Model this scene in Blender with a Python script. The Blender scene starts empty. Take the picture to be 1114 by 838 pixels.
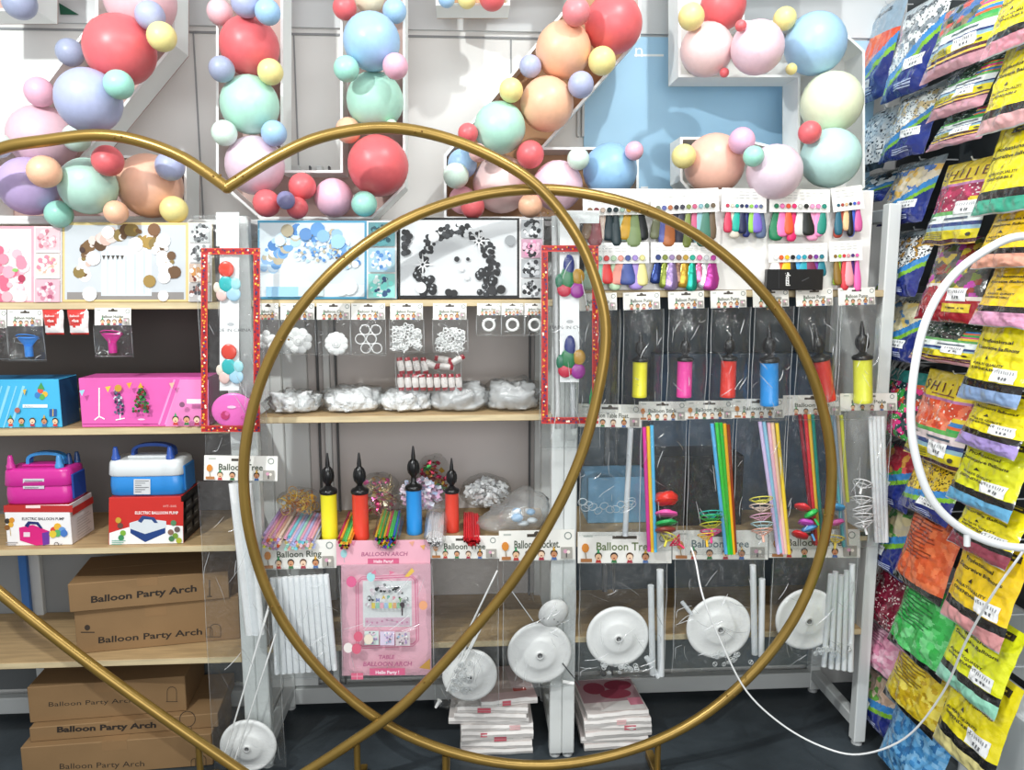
import bpy, bmesh, math, random
from mathutils import Vector, Matrix, noise
from mathutils.geometry import tessellate_polygon
random.seed(7)
V = Vector
S = bpy.context.scene
COL = S.collection
PI = math.pi
# ------------------------------------------------------------------ camera
IW, IH, FOC = 1114, 838, 840.0
CAMZ = 1.42
PITCH, YAW = math.radians(8.0), math.radians(3.5)
cam_d = bpy.data.cameras.new('camera'); cam = bpy.data.objects.new('camera', cam_d); COL.objects.link(cam)
cam.location = (0, 0, CAMZ); cam.rotation_euler = (PI/2 - PITCH, 0, -YAW)
cam_d.sensor_width = 36; cam_d.lens = FOC/IW*36; cam_d.clip_start = 0.05
S.camera = cam
FW = V((math.sin(YAW)*math.cos(PITCH), math.cos(YAW)*math.cos(PITCH), -math.sin(PITCH)))
RT = V((math.cos(YAW), -math.sin(YAW), 0)); UP = RT.cross(FW)
EYE = V((0, 0, CAMZ))
def ray(px, py): return FW + RT*((px - IW/2)/FOC) - UP*((py - IH/2)/FOC)
def P(px, py, Y):
    d = ray(px, py); return EYE + d*(Y/d.y)
def PX(px, py, X):
    d = ray(px, py); return EYE + d*(X/d.x)
def PZ(px, py, Z):
    d = ray(px, py); return EYE + d*((Z - CAMZ)/d.z)
def PP(px, py, o, n):
    d = ray(px, py); return EYE + d*((o - EYE).dot(n)/d.dot(n))
def SC(px, py, Y): return (P(px+1, py, Y) - P(px, py, Y)).length
# ------------------------------------------------------------------ colour + materials
def C(h):
    if not isinstance(h, str): return h
    h = h.lstrip('#')
    if len(h) == 3: h = ''.join(c*2 for c in h)
    o = []
    for i in (0, 2, 4):
        c = int(h[i:i+2], 16)/255
        o.append(c/12.92 if c <= .04045 else ((c+.055)/1.055)**2.4)
    return (*o, 1.0)
def mixc(a, b, t):
    a, b = C(a), C(b); return tuple(a[i]*(1-t)+b[i]*t for i in range(4))
def mat(name, rough=.6, metal=0, spec=.4, coat=0, bump=0, bscale=40, var=0, vscale=12, stretch=None, trans=0, sub=0, bdist=.003):
    m = bpy.data.materials.new(name); m.use_nodes = True
    nt = m.node_tree; N = nt.nodes; L = nt.links
    b = N['Principled BSDF']
    b.inputs['Roughness'].default_value = rough; b.inputs['Metallic'].default_value = metal
    b.inputs['Specular IOR Level'].default_value = spec; b.inputs['Coat Weight'].default_value = coat
    b.inputs['Coat Roughness'].default_value = .12
    a = N.new('ShaderNodeAttribute'); a.attribute_name = 'Col'
    src = a.outputs['Color']
    tc = N.new('ShaderNodeTexCoord'); vec = tc.outputs['Object']
    if stretch:
        mp = N.new('ShaderNodeMapping'); mp.inputs['Scale'].default_value = stretch
        L.new(vec, mp.inputs['Vector']); vec = mp.outputs['Vector']
    if var:
        n = N.new('ShaderNodeTexNoise'); n.inputs['Scale'].default_value = vscale; n.inputs['Detail'].default_value = 5
        L.new(vec, n.inputs['Vector'])
        r = N.new('ShaderNodeMapRange'); r.inputs['From Min'].default_value = .3; r.inputs['From Max'].default_value = .7
        r.inputs['To Min'].default_value = 1-var; r.inputs['To Max'].default_value = 1+var
        L.new(n.outputs['Fac'], r.inputs['Value'])
        x = N.new('ShaderNodeVectorMath'); x.operation = 'SCALE'
        L.new(src, x.inputs[0]); L.new(r.outputs['Result'], x.inputs['Scale']); src = x.outputs['Vector']
    L.new(src, b.inputs['Base Color'])
    if bump:
        n2 = N.new('ShaderNodeTexNoise'); n2.inputs['Scale'].default_value = bscale; n2.inputs['Detail'].default_value = 3
        L.new(vec, n2.inputs['Vector'])
        bp = N.new('ShaderNodeBump'); bp.inputs['Strength'].default_value = bump; bp.inputs['Distance'].default_value = bdist
        L.new(n2.outputs['Fac'], bp.inputs['Height']); L.new(bp.outputs['Normal'], b.inputs['Normal'])
    if trans: b.inputs['Transmission Weight'].default_value = trans
    if sub:
        b.inputs['Subsurface Weight'].default_value = sub; b.inputs['Subsurface Radius'].default_value = (.02, .015, .012)
    return m
def film_mat(name, haze=.06, base=.05, edge=.35, rough=.14, bs=35, bstr=.5):
    m = bpy.data.materials.new(name); m.use_nodes = True
    nt = m.node_tree; N = nt.nodes; L = nt.links
    N.remove(N['Principled BSDF']); out = N['Material Output']
    tr = N.new('ShaderNodeBsdfTransparent'); tr.inputs['Color'].default_value = (.97, .98, .98, 1)
    gl = N.new('ShaderNodeBsdfGlossy'); gl.inputs['Roughness'].default_value = rough
    df = N.new('ShaderNodeBsdfDiffuse'); df.inputs['Color'].default_value = (.85, .87, .88, 1)
    tc = N.new('ShaderNodeTexCoord')
    n = N.new('ShaderNodeTexNoise'); n.inputs['Scale'].default_value = bs; n.inputs['Detail'].default_value = 4; n.inputs['Distortion'].default_value = .8
    L.new(tc.outputs['Object'], n.inputs['Vector'])
    bp = N.new('ShaderNodeBump'); bp.inputs['Strength'].default_value = bstr; bp.inputs['Distance'].default_value = .01
    L.new(n.outputs['Fac'], bp.inputs['Height']); L.new(bp.outputs['Normal'], gl.inputs['Normal'])
    lw = N.new('ShaderNodeLayerWeight'); lw.inputs['Blend'].default_value = .35
    L.new(bp.outputs['Normal'], lw.inputs['Normal'])
    mr = N.new('ShaderNodeMapRange'); mr.inputs['To Min'].default_value = base; mr.inputs['To Max'].default_value = edge
    L.new(lw.outputs['Facing'], mr.inputs['Value'])
    m1 = N.new('ShaderNodeMixShader'); m1.inputs['Fac'].default_value = haze
    L.new(tr.outputs[0], m1.inputs[1]); L.new(df.outputs[0], m1.inputs[2])
    m2 = N.new('ShaderNodeMixShader'); L.new(mr.outputs['Result'], m2.inputs['Fac'])
    L.new(m1.outputs[0], m2.inputs[1]); L.new(gl.outputs[0], m2.inputs[2])
    L.new(m2.outputs[0], out.inputs['Surface'])
    return m
M = dict(
    paint=mat('white_paint', .55, var=.03, vscale=3), panel=mat('grey_panel', .6, var=.04, vscale=4),
    metal=mat('powder_coated_metal', .4, var=.03, vscale=6), wood=mat('pale_wood', .5, var=.16, vscale=9, stretch=(1, 9, 9)),
    floor=mat('floor_vinyl', .45, bump=.25, bscale=60, var=.35, vscale=5), paper=mat('printed_card', .45, var=.02, vscale=30),
    latex=mat('latex', .38, spec=.45, var=.03, vscale=6), foil=mat('foil_balloon', .22, metal=.55, bump=.3, bscale=90),
    gold=mat('gold_tube', .3, metal=.55, spec=.6, var=.1, vscale=10), gloss=mat('glossy_plastic', .28, spec=.5),
    kraft=mat('kraft_cardboard', .75, var=.06, vscale=8, bump=.06, bscale=120), bagfilm=mat('printed_bag_film', .22, spec=.5, coat=.9, bump=.7, bscale=45, bdist=.006),
    frost=mat('frosted_plastic', .4, trans=.12), milky=mat('white_plastic', .35, spec=.5),
    crinkle=mat('crinkled_white_plastic', .3, spec=.5, bump=1.0, bscale=55, bdist=.012),
    crumple=mat('crumpled_film', .2, spec=.6, trans=.45, bump=.6, bscale=50),
    clear=film_mat('clear_bag_film', haze=.012, base=.012, edge=.36, rough=.1, bstr=.8), crease=film_mat('film_crease', haze=.42, base=.1, edge=.5, bs=60), haze=film_mat('cloudy_bag_film', haze=.16, base=.05, edge=.4, bs=22, bstr=.8),
)
# ------------------------------------------------------------------ mesh builder
class MB:
    def __init__(s): s.v = []; s.f = []; s.c = []; s.sm = []; s.M = None
    def add(s, vs, fs, col, smooth=False):
        o = len(s.v)
        if s.M is not None: vs = [s.M @ V(p) for p in vs]
        s.v += [tuple(p) for p in vs]
        for k, f in enumerate(fs):
            s.f.append([i+o for i in f]); s.sm.append(smooth)
            s.c.append(C(col[k]) if isinstance(col, list) else C(col))
        return s
    def quad(s, a, b, c, d, col): return s.add([a, b, c, d], [(0, 1, 2, 3)], col)
    def poly(s, pts, col):
        tri = tessellate_polygon([[V(p) for p in pts]])
        return s.add(pts, [tuple(t) for t in tri], col)
    def box(s, a, b, col, ch=0.0, cols=None, rot=None):
        """axis box from corner a to corner b, chamfer ch; cols: dict axis-side -> colour ('-y' etc.); rot: Matrix about nothing"""
        a, b = V(a), V(b); c = (a+b)/2; h = (b-a)/2; h = V((abs(h.x), abs(h.y), abs(h.z)))
        ch = min(ch, min(h)*.9)
        vs = []; idx = {}
        for sx in (-1, 1):
            for sy in (-1, 1):
                for sz in (-1, 1):
                    for ax in range(3):
                        p = [sx*h.x, sy*h.y, sz*h.z]
                        for k in range(3):
                            if k != ax: p[k] -= (sx, sy, sz)[k]*ch
                        idx[(sx, sy, sz, ax)] = len(vs); vs.append(V(p)+c)
        fs = []; cl = []
        names = ('x', 'y', 'z')
        def cc(k): return C(cols[k]) if cols and k in cols else C(col)
        for ax in range(3):
            o = [k for k in range(3) if k != ax]
            for sg in (-1, 1):
                q = []
                for (e, f) in ((-1, -1), (1, -1), (1, 1), (-1, 1)):
                    k = [0, 0, 0]; k[ax] = sg; k[o[0]] = e; k[o[1]] = f; q.append(idx[(*k, ax)])
                fs.append(q if (sg > 0) == (ax != 1) else q[::-1]); cl.append(cc(('-' if sg < 0 else '+')+names[ax]))
        if ch > 0:
            for ax in range(3):      # edges parallel to ax
                o = [k for k in range(3) if k != ax]
                for e in (-1, 1):
                    for f in (-1, 1):
                        q = []
                        for (t, w) in ((-1, 0), (1, 0), (1, 1), (-1, 1)):
                            k = [0, 0, 0]; k[ax] = t; k[o[0]] = e; k[o[1]] = f; q.append(idx[(*k, o[w])])
                        fs.append(q); cl.append(C(col))
            for sx in (-1, 1):
                for sy in (-1, 1):
                    for sz in (-1, 1):
                        fs.append([idx[(sx, sy, sz, k)] for k in range(3)]); cl.append(C(col))
        if rot is not None: vs = [rot @ p for p in vs]
        return s.add(vs, fs, cl)
    def tube(s, pts, r, col, seg=8, closed=False, caps=True, radii=None):
        pts = [V(p) for p in pts]; n = len(pts); vs = []; fs = []
        up = None
        for i, p in enumerate(pts):
            if closed: t = pts[(i+1) % n] - pts[i-1]
            else: t = pts[min(i+1, n-1)] - pts[max(i-1, 0)]
            t.normalize()
            if up is None:
                up = t.orthogonal().normalized()
            up = (up - t*up.dot(t)).normalized(); w = t.cross(up)
            rr = radii[i] if radii else r
            for k in range(seg):
                a = 2*PI*k/seg; vs.append(p + (up*math.cos(a) + w*math.sin(a))*rr)
        m = n if closed else n-1
        for i in range(m):
            for k in range(seg):
                j = (i+1) % n
                fs.append((i*seg+k, i*seg+(k+1) % seg, j*seg+(k+1) % seg, j*seg+k))
        s.add(vs, fs, col, True)
        if caps and not closed:
            s.add(vs[:seg][::-1], [tuple(range(seg))], col); s.add(vs[-seg:], [tuple(range(seg))], col)
        return s
    def lathe(s, prof, Mx, col, seg=20, cols=None, flat=1.0, smooth=True, caps=True):
        """prof [(r,h)] about local z; Mx places it; flat squashes local y"""
        vs = []; fs = []; cl = []
        for (r, h) in prof:
            for k in range(seg):
                a = 2*PI*k/seg; vs.append(Mx @ V((r*math.cos(a), r*math.sin(a)*flat, h)))
        for i in range(len(prof)-1):
            for k in range(seg):
                fs.append((i*seg+k, i*seg+(k+1) % seg, (i+1)*seg+(k+1) % seg, (i+1)*seg+k)); cl.append(C(cols[i]) if cols else C(col))
        s.add(vs, fs, cl, smooth)
        for i, q in ((0, True), (len(prof)-1, False)):
            if caps and prof[i][0] > 1e-5:
                g = vs[i*seg:(i+1)*seg]; s.add(g[::-1] if q else g, [tuple(range(seg))], cl[0 if q else -1])
        return s
    def ball(s, c, r, col, seg=14, rings=8):
        rx, ry, rz = r if isinstance(r, (tuple, list)) else (r, r, r)
        prof = [(max(1e-6, math.sin(PI*i/rings)), -math.cos(PI*i/rings)) for i in range(rings+1)]
        return s.lathe(prof, Matrix.Translation(V(c)) @ Matrix.Diagonal((rx, ry, rz, 1)), col, seg)
    def torus(s, c, R, r, nrm, col, seg=24, k=6):
        n = V(nrm).normalized(); a = n.orthogonal().normalized(); b = n.cross(a)
        return s.tube([V(c) + (a*math.cos(2*PI*i/seg) + b*math.sin(2*PI*i/seg))*R for i in range(seg)], r, col, k, True)
    def grid(s, fn, nx, ny, colfn, smooth=True, both=False):
        vs = [fn(i/nx, j/ny) for j in range(ny+1) for i in range(nx+1)]; fs = []; cl = []
        for j in range(ny):
            for i in range(nx):
                a = j*(nx+1)+i; fs.append((a, a+1, a+nx+2, a+nx+1)); cl.append(C(colfn((i+.5)/nx, (j+.5)/ny)) if callable(colfn) else C(colfn))
        return s.add(vs, fs, cl, smooth)
    def build(s, name, material, parent=None, origin=None):
        me = bpy.data.meshes.new(name); o = bpy.data.objects.new(name, me); COL.objects.link(o)
        off = V((0, 0, 0))
        if parent is not None: o.parent = parent; off = WL[parent.name]
        elif origin == 'base' or origin is None:
            xs = [p[0] for p in s.v]; ys = [p[1] for p in s.v]; zs = [p[2] for p in s.v]
            off = V(((min(xs)+max(xs))/2, (min(ys)+max(ys))/2, min(zs))); o.location = off
        else: off = V(origin); o.location = off
        WL[o.name] = off.copy()
        me.from_pydata([tuple(V(p)-off) for p in s.v], [], s.f); me.update()
        at = me.attributes.new('Col', 'FLOAT_COLOR', 'CORNER'); buf = []
        for f, c in zip(s.f, s.c): buf += list(c)*len(f)
        at.data.foreach_set('color', buf)
        me.polygons.foreach_set('use_smooth', s.sm)
        me.materials.append(M[material] if isinstance(material, str) else material); me.update()
        return o
WL = {}
def tag(o, label, cat, group=None, kind=None):
    if label: o['label'] = label
    if cat: o['category'] = cat
    if group: o['group'] = group
    if kind: o['kind'] = kind
    return o
def thing(name, label, cat, loc, group=None):
    o = bpy.data.objects.new(name, None); COL.objects.link(o); o.empty_display_size = .05
    o.location = loc; WL[o.name] = V(loc); return tag(o, label, cat, group)
def struct(mb, name, material):
    o = mb.build(name, material); o['kind'] = 'structure'; return o
# ------------------------------------------------------------------ text + flat print
_tx = {}
def glyphs(t, bold=0.0):
    k = (t, bold)
    if k not in _tx:
        cu = bpy.data.curves.new('t', 'FONT'); cu.body = t; cu.resolution_u = 2; cu.offset = bold; cu.size = 1; cu.align_x = 'LEFT'
        o = bpy.data.objects.new('t', cu); COL.objects.link(o)
        me = o.evaluated_get(bpy.context.evaluated_depsgraph_get()).to_mesh()
        vs = [(v.co.x, v.co.y) for v in me.vertices]; fs = [tuple(p.vertices) for p in me.polygons]
        bpy.data.objects.remove(o); bpy.data.curves.remove(cu)
        xs = [v[0] for v in vs] or [0]
        _tx[k] = (vs, fs, min(xs), max(xs))
    return _tx[k]
class Pr:
    """flat print on a plane: coordinates are picture-frame numbers turned into points of that plane (or its own metres)"""
    def __init__(s, mb, o, n, uv=None, eps=.00015, rot=0, piv=None):
        s.mb = mb; s.o = V(o); s.n = V(n).normalized(); s.uv = uv; s.k = 1; s.eps = eps; s.rot = rot; s.piv = piv
    def pt(s, x, y):
        if s.rot:
            c, q = math.cos(s.rot), math.sin(s.rot); dx, dy = x-s.piv[0], y-s.piv[1]; x, y = s.piv[0]+c*dx-q*dy, s.piv[1]+q*dx+c*dy
        p = (s.o + s.uv[0]*x + s.uv[1]*y) if s.uv else PP(x, y, s.o, s.n)
        zm = getattr(s.mb, 'zmin', None)
        if zm is not None: p.z = max(p.z, zm)
        return p + s.n*(s.k*s.eps)
    def poly(s, pts, col): s.k += 1; s.mb.poly([s.pt(*p) for p in pts], col); return s
    def rect(s, x0, y0, x1, y1, col): s.k += 1; s.mb.add([s.pt(x0, y0), s.pt(x1, y0), s.pt(x1, y1), s.pt(x0, y1)], [(0, 1, 2, 3)], col); return s
    def disc(s, x, y, r, col, n=12, ry=None, a0=0, a1=2*PI, lift=True):
        if lift: s.k += 1
        ry = ry or r
        s.mb.add([s.pt(x+r*math.cos(a0+(a1-a0)*i/n), y+ry*math.sin(a0+(a1-a0)*i/n)) for i in range(n if a1-a0 > 6.2 else n+1)], [tuple(range(n if a1-a0 > 6.2 else n+1))], col); return s
    def ring(s, x, y, r, w, col, n=16):
        s.k += 1
        ps = [s.pt(x+(r+d)*math.cos(2*PI*i/n), y+(r+d)*math.sin(2*PI*i/n)) for d in (-w/2, w/2) for i in range(n)]
        s.mb.add(ps, [(i, (i+1) % n, n+(i+1) % n, n+i) for i in range(n)], col); return s
    def line(s, pts, w, col):
        s.k += 1
        for (a, b) in zip(pts, pts[1:]):
            dx, dy = b[0]-a[0], b[1]-a[1]; L = math.hypot(dx, dy) or 1; nx, ny = -dy/L*w/2, dx/L*w/2
            s.mb.add([s.pt(a[0]+nx, a[1]+ny), s.pt(b[0]+nx, b[1]+ny), s.pt(b[0]-nx, b[1]-ny), s.pt(a[0]-nx, a[1]-ny)], [(0, 1, 2, 3)], col)
        return s
    def text(s, t, x, y, h, col, w=None, slope=0, bold=0.0, align='l', ydn=True, shear=0):
        """baseline start (x,y), letter size h, optional total width w"""
        s.k += 1
        vs, fs, a, b = glyphs(t, bold)
        sx = (w/(b-a)) if w else h; wd = (b-a)*sx
        if align == 'c': x -= wd/2
        elif align == 'r': x -= wd
        sg = -1 if ydn else 1
        s.mb.add([s.pt(x+(p[0]-a)*sx+p[1]*h*shear, y+sg*p[1]*h+slope*(p[0]-a)*sx) for p in vs], fs, col); return s
SKIN = ['#f0c7a0', '#d9a37c', '#f2d3b5', '#c98f68']
def kid(pr, x, y, s, i):
    hair = ['#3a2a22', '#2c2420', '#54341f', '#221c1c'][i % 4]; hat = ['#3f9b63', '#c94b46', '#4a78b8', '#d0a02c'][i % 4]
    pr.poly([(x-s*.8, y+s*1.7), (x-s*.5, y+s*.7), (x+s*.5, y+s*.7), (x+s*.8, y+s*1.7)], ['#c6453f', '#3f7a4c', '#b03a4a', '#4b6ea8'][i % 4])
    pr.disc(x, y-.15*s, s*1.02, hair, 10)
    pr.disc(x, y+.15*s, s*.85, SKIN[i % 4], 10)
    pr.disc(x, y+.45*s, s*.3, '#8c2f2a', 6, s*.18)
    if i % 3 == 0: pr.poly([(x-s*.45, y-s*.9), (x, y-s*2.2), (x+s*.45, y-s*.9)], hat)
def slab(mb, pr, x0, y0, x1, y1, col, th=.0012):
    """thin solid card on the print plane"""
    a = [pr.pt(x0, y0), pr.pt(x1, y0), pr.pt(x1, y1), pr.pt(x0, y1)]; b = [p - pr.n*th for p in a]
    mb.add(a+b, [(0, 1, 2, 3), (7, 6, 5, 4), (0, 4, 5, 1), (1, 5, 6, 2), (2, 6, 7, 3), (3, 7, 4, 0)], col)
def header(mb, Y, x0, y0, x1, y1, title, rot=0, tcol='#50594a', nk=4, thumb=True, slope=0, dot=True, tsize=.36):
    pr = Pr(mb, (0, Y, 0), (0, -1, 0), rot=rot, piv=((x0+x1)/2, (y0+y1)/2))
    w, h = x1-x0, y1-y0
    slab(mb, pr, x0, y0, x1, y1, '#f1efe8')
    cx = x0+w*.5
    pr.rect(cx-w*.13, y0+h*.12, cx+w*.13, y0+h*.22, '#4b443c'); pr.disc(cx, y0+h*.13, h*.1, '#4b443c', 10)
    pr.rect(x0+w*.06, y0+h*.1, x0+w*.16, y0+h*.16, '#b9bdb6'); pr.ring(x1-w*.09, y0+h*.2, h*.11, h*.035, '#8c9690')
    pr.text(title, x0+w*.2, y0+h*.58, h*tsize, tcol, w=w*.6, slope=slope, bold=.015)
    for i in range(nk): kid(pr, x0+w*(.22+.5*i/max(1, nk-1)), y0+h*.78, h*.12, i)
    if dot: pr.disc(x0+w*.08, y0+h*.5, h*.12, '#d98b3c', 10, h*.15); pr.line([(x0+w*.08, y0+h*.65), (x0+w*.09, y0+h*.85)], h*.03, '#9a8a70'); pr.rect(x0+w*.03, y0+h*.84, x0+w*.15, y0+h*.95, '#b67a4a')
    if thumb:
        pr.rect(x1-w*.19, y0+h*.56, x1-w*.04, y0+h*.94, '#a8a49c'); pr.disc(x1-w*.13, y0+h*.7, h*.07, '#d8a0b8', 8); pr.disc(x1-w*.09, y0+h*.72, h*.06, '#efe6da', 8); pr.rect(x1-w*.125, y0+h*.76, x1-w*.11, y0+h*.9, '#4a4444')
def film(x0, y0, x1, y1, Y, th, parent, seed=0, amp=.004, front=True, mtl='clear', nx=18, ny=26, tilt=0, name='bag'):
    mb = MB(); a, b, c, d = P(x0, y0, Y), P(x1, y0, Y), P(x0, y1, Y), P(x1, y1, Y)
    X0, X1, Z1, Z0 = (a.x+c.x)/2, (b.x+d.x)/2, (a.z+b.z)/2, (c.z+d.z)/2
    def f(sg):
        def g(u, v):
            e = (1-abs(2*u-1)**3)*(1-(max(0, v-.5)*2)**6)*min(1, v*4+.02)
            x = X0+(X1-X0)*u; z = Z1+(Z0-Z1)*v
            k = noise.noise(V((x*40+seed*3.1, z*26, seed*7.7+sg)))*amp*min(1, e*3)
            rag = noise.noise(V((x*30, seed, 3)))*.006*(v > .99)
            return V((x+noise.noise(V((z*9, seed*1.7, 1)))*.004, Y + sg*e*th/2 + k - tilt*v, z+rag))
        return g
    mb.grid(f(-1), nx, ny, '#ffffff', True); mb.grid(f(1), nx, ny, '#ffffff', True)
    # heat-sealed hem at the foot of the bag
    q = [f(-1)(i/nx, 1) for i in range(nx+1)]
    mb.add(q+[p+V((0, 0, -.004)) for p in q], [(i, i+1, nx+2+i, nx+1+i) for i in range(nx)], '#ffffff')
    # welded side seams and folds of the same film, seen edge-on they read whiter
    n0 = len(mb.f); r = random.Random(seed*13+5); g = f(-1)
    def ribbon(uv, w):
        ps = [g(u, v)+V((0, -.0008, 0)) for u, v in uv]; vs = []
        for i, p in enumerate(ps):
            t = (ps[min(i+1, len(ps)-1)]-ps[max(0, i-1)]).normalized(); q = V((-t.z, 0, t.x))*w*(.25+.75*math.sin(PI*(i+.5)/len(ps))); vs += [p-q, p+q+V((0, -.0012, 0))]
        mb.add(vs, [(2*i, 2*i+1, 2*i+3, 2*i+2) for i in range(len(ps)-1)], '#ffffff', True)
    for u in (.012, .988): ribbon([(u, k/10) for k in range(11)], .0008)
    ribbon([(k/8, .99) for k in range(9)], .0009)
    for _ in range(max(3, int(7*abs(X1-X0)/.1))):
        u, v = r.uniform(.08, .92), r.uniform(.08, .92); a = r.choice([r.uniform(1.1, 2.0), r.uniform(.3, .9), r.uniform(2.2, 2.8)]); L = r.uniform(.05, .22); b = r.uniform(-.8, .8)
        pts = []
        for k in range(7):
            pts.append((min(.97, max(.03, u)), min(.97, max(.03, v)))); u += math.cos(a+b*k/6)*L/6*1.6; v += math.sin(a+b*k/6)*L/6
        ribbon(pts, r.uniform(.0005, .0013))
    o = mb.build(name, mtl, parent); o.data.materials.append(M['crease'])
    o.data.polygons.foreach_set('material_index', [0]*n0+[1]*(len(mb.f)-n0)); o.data.update()
    return o
# ================================================================== setting
F, BK, WALL = 2.11, 2.45, 2.48
XW = 1.40                                  # right-hand wall
b = MB(); b.box((-2.6, -1.5, -.05), (2.6, 3.0, 0), '#3c4348'); struct(b, 'floor', 'floor')
b = MB(); b.box((-2.6, WALL, 0), (XW+.05, WALL+.06, 3.1), '#e9e9e6')
zt = P(300, 38, WALL).z
b.box((-2.6, WALL-.004, zt), (XW, WALL, zt+.006), '#8f9294')
for px in (214, 322, 556): X = P(px, 100, WALL).x; b.box((X-.002, WALL-.004, 1.3), (X+.002, WALL, zt), '#9b9d9f')
struct(b, 'wall_back', 'paint')
b = MB(); b.box((XW, -.2, 0), (XW+.05, WALL, 3.1), '#33383b'); struct(b, 'wall_right', 'paint')
b = MB(); b.box((-2.6, WALL-.012, zt+.02), (XW, WALL, zt+.5), '#d4d7d8'); struct(b, 'trim_1', 'paint')
# ================================================================== racks
WHITE, WOODF, WOODT, GREY = '#dfe2e0', '#cdbb95', '#b0946c', '#86817f'
XA = P(276, 700, F).x; XB = P(613.5, 560, F).x; XC = P(948, 620, F).x
PW = .036
def zf(px, py): return P(px, py, F).z
ZS = dict(l=[zf(100, 329), zf(100, 466), zf(100, 596), zf(100, 719)], c=[zf(435, 326), zf(435, 452), zf(435, 592), zf(540, 697)], r=[zf(790, 316), zf(790, 585), zf(800, 688)])
ZTOP = P(450, 240, 2.25).z
def rack(label, x0, x1, zs, ztop, backs, ztl=None, postl=True, postr=True, top=True):
    t = thing('display_rack', label, 'rack', ((x0+x1)/2, (F+BK)/2, 0), 'display racks along the back wall')
    for (x, on) in ((x0+PW/2, postl), (x1-PW/2, postr)):
        if on:
            zt_ = ztl if (ztl and x < x0+PW) else ztop
            for y in (F, BK-PW):
                m = MB(); m.box((x-PW/2, y, .012), (x+PW/2, y+PW, zt_ if y == F else zt_-.02), WHITE, .003); m.build('post', 'metal', t)
                m = MB(); m.lathe([(.016, 0), (.016, .006), (.008, .008), (.008, .013)], Matrix.Translation((x, y+PW/2, 0)), '#b9bcbc', 12); m.build('foot', 'metal', t)
            m = MB(); m.box((x-PW/2+.002, F+PW, .05), (x+PW/2-.002, BK-PW, .05+PW), '#c9cccb', .003); m.build('side_rail', 'metal', t)
            m = MB(); m.box((x-PW/2+.002, F+PW, zt_-.05), (x+PW/2-.002, BK-PW, zt_-.05+PW), '#aab0b4', .003); m.build('side_rail', 'metal', t)
    m = MB(); m.box((x0+PW, BK-PW, .02), (x1-PW, BK-.004, .075), '#c6c9c8', .003); m.build('bottom_rail', 'metal', t)
    for z in zs:
        m = MB(); m.box((x0+(PW if postl else 0), F, z-.019), (x1-(PW if postr else 0), BK-.006, z), WOODT, .0015, cols={'-y': WOODF}); m.build('shelf_board', 'wood', t)
    if top:
        m = MB(); m.box((x0, 2.235, ztop-.016), (x1, BK, ztop), '#e6e7e5', .002); m.build('top_board', 'paint', t)
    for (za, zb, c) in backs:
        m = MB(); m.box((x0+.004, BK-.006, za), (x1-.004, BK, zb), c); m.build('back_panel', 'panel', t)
    return t
XA2, XB2 = XA+.001, XB+.001
zl, zc, zr = ZS['l'], ZS['c'], ZS['r']
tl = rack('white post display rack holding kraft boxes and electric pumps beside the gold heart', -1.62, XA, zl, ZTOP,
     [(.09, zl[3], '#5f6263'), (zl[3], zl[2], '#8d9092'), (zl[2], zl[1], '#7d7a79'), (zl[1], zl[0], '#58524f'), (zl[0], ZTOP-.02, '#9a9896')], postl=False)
tc = rack('white post display rack with straws, hand pumps and clear bags between two others', XA2, XB, zc, ZTOP,
     [(.09, zc[3], '#7f8283'), (zc[3], ZTOP-.02, '#cdc7c4')])
tr = rack('white post display rack beside the wall of bagged balloons', XB2, XC+PW/2, zr, P(948, 221, F).z,
     [(.09, zr[2], '#6f7778'), (zr[2], zr[0], '#46525b'), (zr[0], P(948, 221, F).z-.03, '#4b5459')], top=False, ztl=ZTOP)
# white wall profiles showing inside the bays
for (px, py, w, par) in ((318, 430, 34, tc), (346, 430, 2, tc), (356, 430, 7, tc), (366, 430, 2, tc), (588, 540, 14, tc), (576, 540, 2, tc), (40, 650, 14, tl), (660, 520, 5, tr), (670, 520, 2, tr)):
    c = P(px, py, BK-.02); s = SC(px, py, BK)
    m = MB(); m.box((c.x-w*s/2, BK-.026, .08), (c.x+w*s/2, BK-.006, c.z+.7 if par is not tl else zl[2]-.03), '#d5d8d7' if w > 6 else '#5c5f61', .002); m.build('rear_profile', 'metal', par)
for (px, w, lab, c) in ((32, 9, 'tall narrow blue board standing behind the kraft box shelves', '#3b6fb5'),):
    p = P(px, 700, BK-.06); s = SC(px, 700, BK-.06)
    for (za, zb) in ((zl[3]+.001, zl[2]-.022),):
        m = MB(); m.box((p.x-w*s/2, BK-.06, za), (p.x+w*s/2, BK-.045, zb), c, .002); o = m.build('blue_board', 'gloss'); tag(o, lab, 'board')
# boxes deep inside the third bay
def plainbox(name, label, cat, x0, y0, x1, y1, Y, dep, col, zbase=None, mt='paper', cols=None):
    a, c = P(x0, y0, Y), P(x1, y1, Y); z0 = c.z if zbase is None else zbase
    m = MB(); m.box((a.x, Y, z0), (c.x, Y+dep, a.z), col, .002, cols); return tag(m.build(name, mt), label, cat)
plainbox('blue_box', 'pale blue flat box lying on the shelf behind the clear hanging bags', 'box', 640, 520, 708, 548, 2.26, .15, '#7fb2d6', zr[1]+.0005)
plainbox('black_box', 'black upright box standing on the shelf behind the coloured sticks', 'box', 716, 497, 806, 580, 2.22, .14, '#17181a', zr[1]+.0005)
plainbox('dark_blue_box', 'long dark slate blue carton standing behind the hanging hand pumps', 'box', 712, 385, 900, 505, 2.365, .05, '#43566b', zr[1]+.0005)
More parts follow.
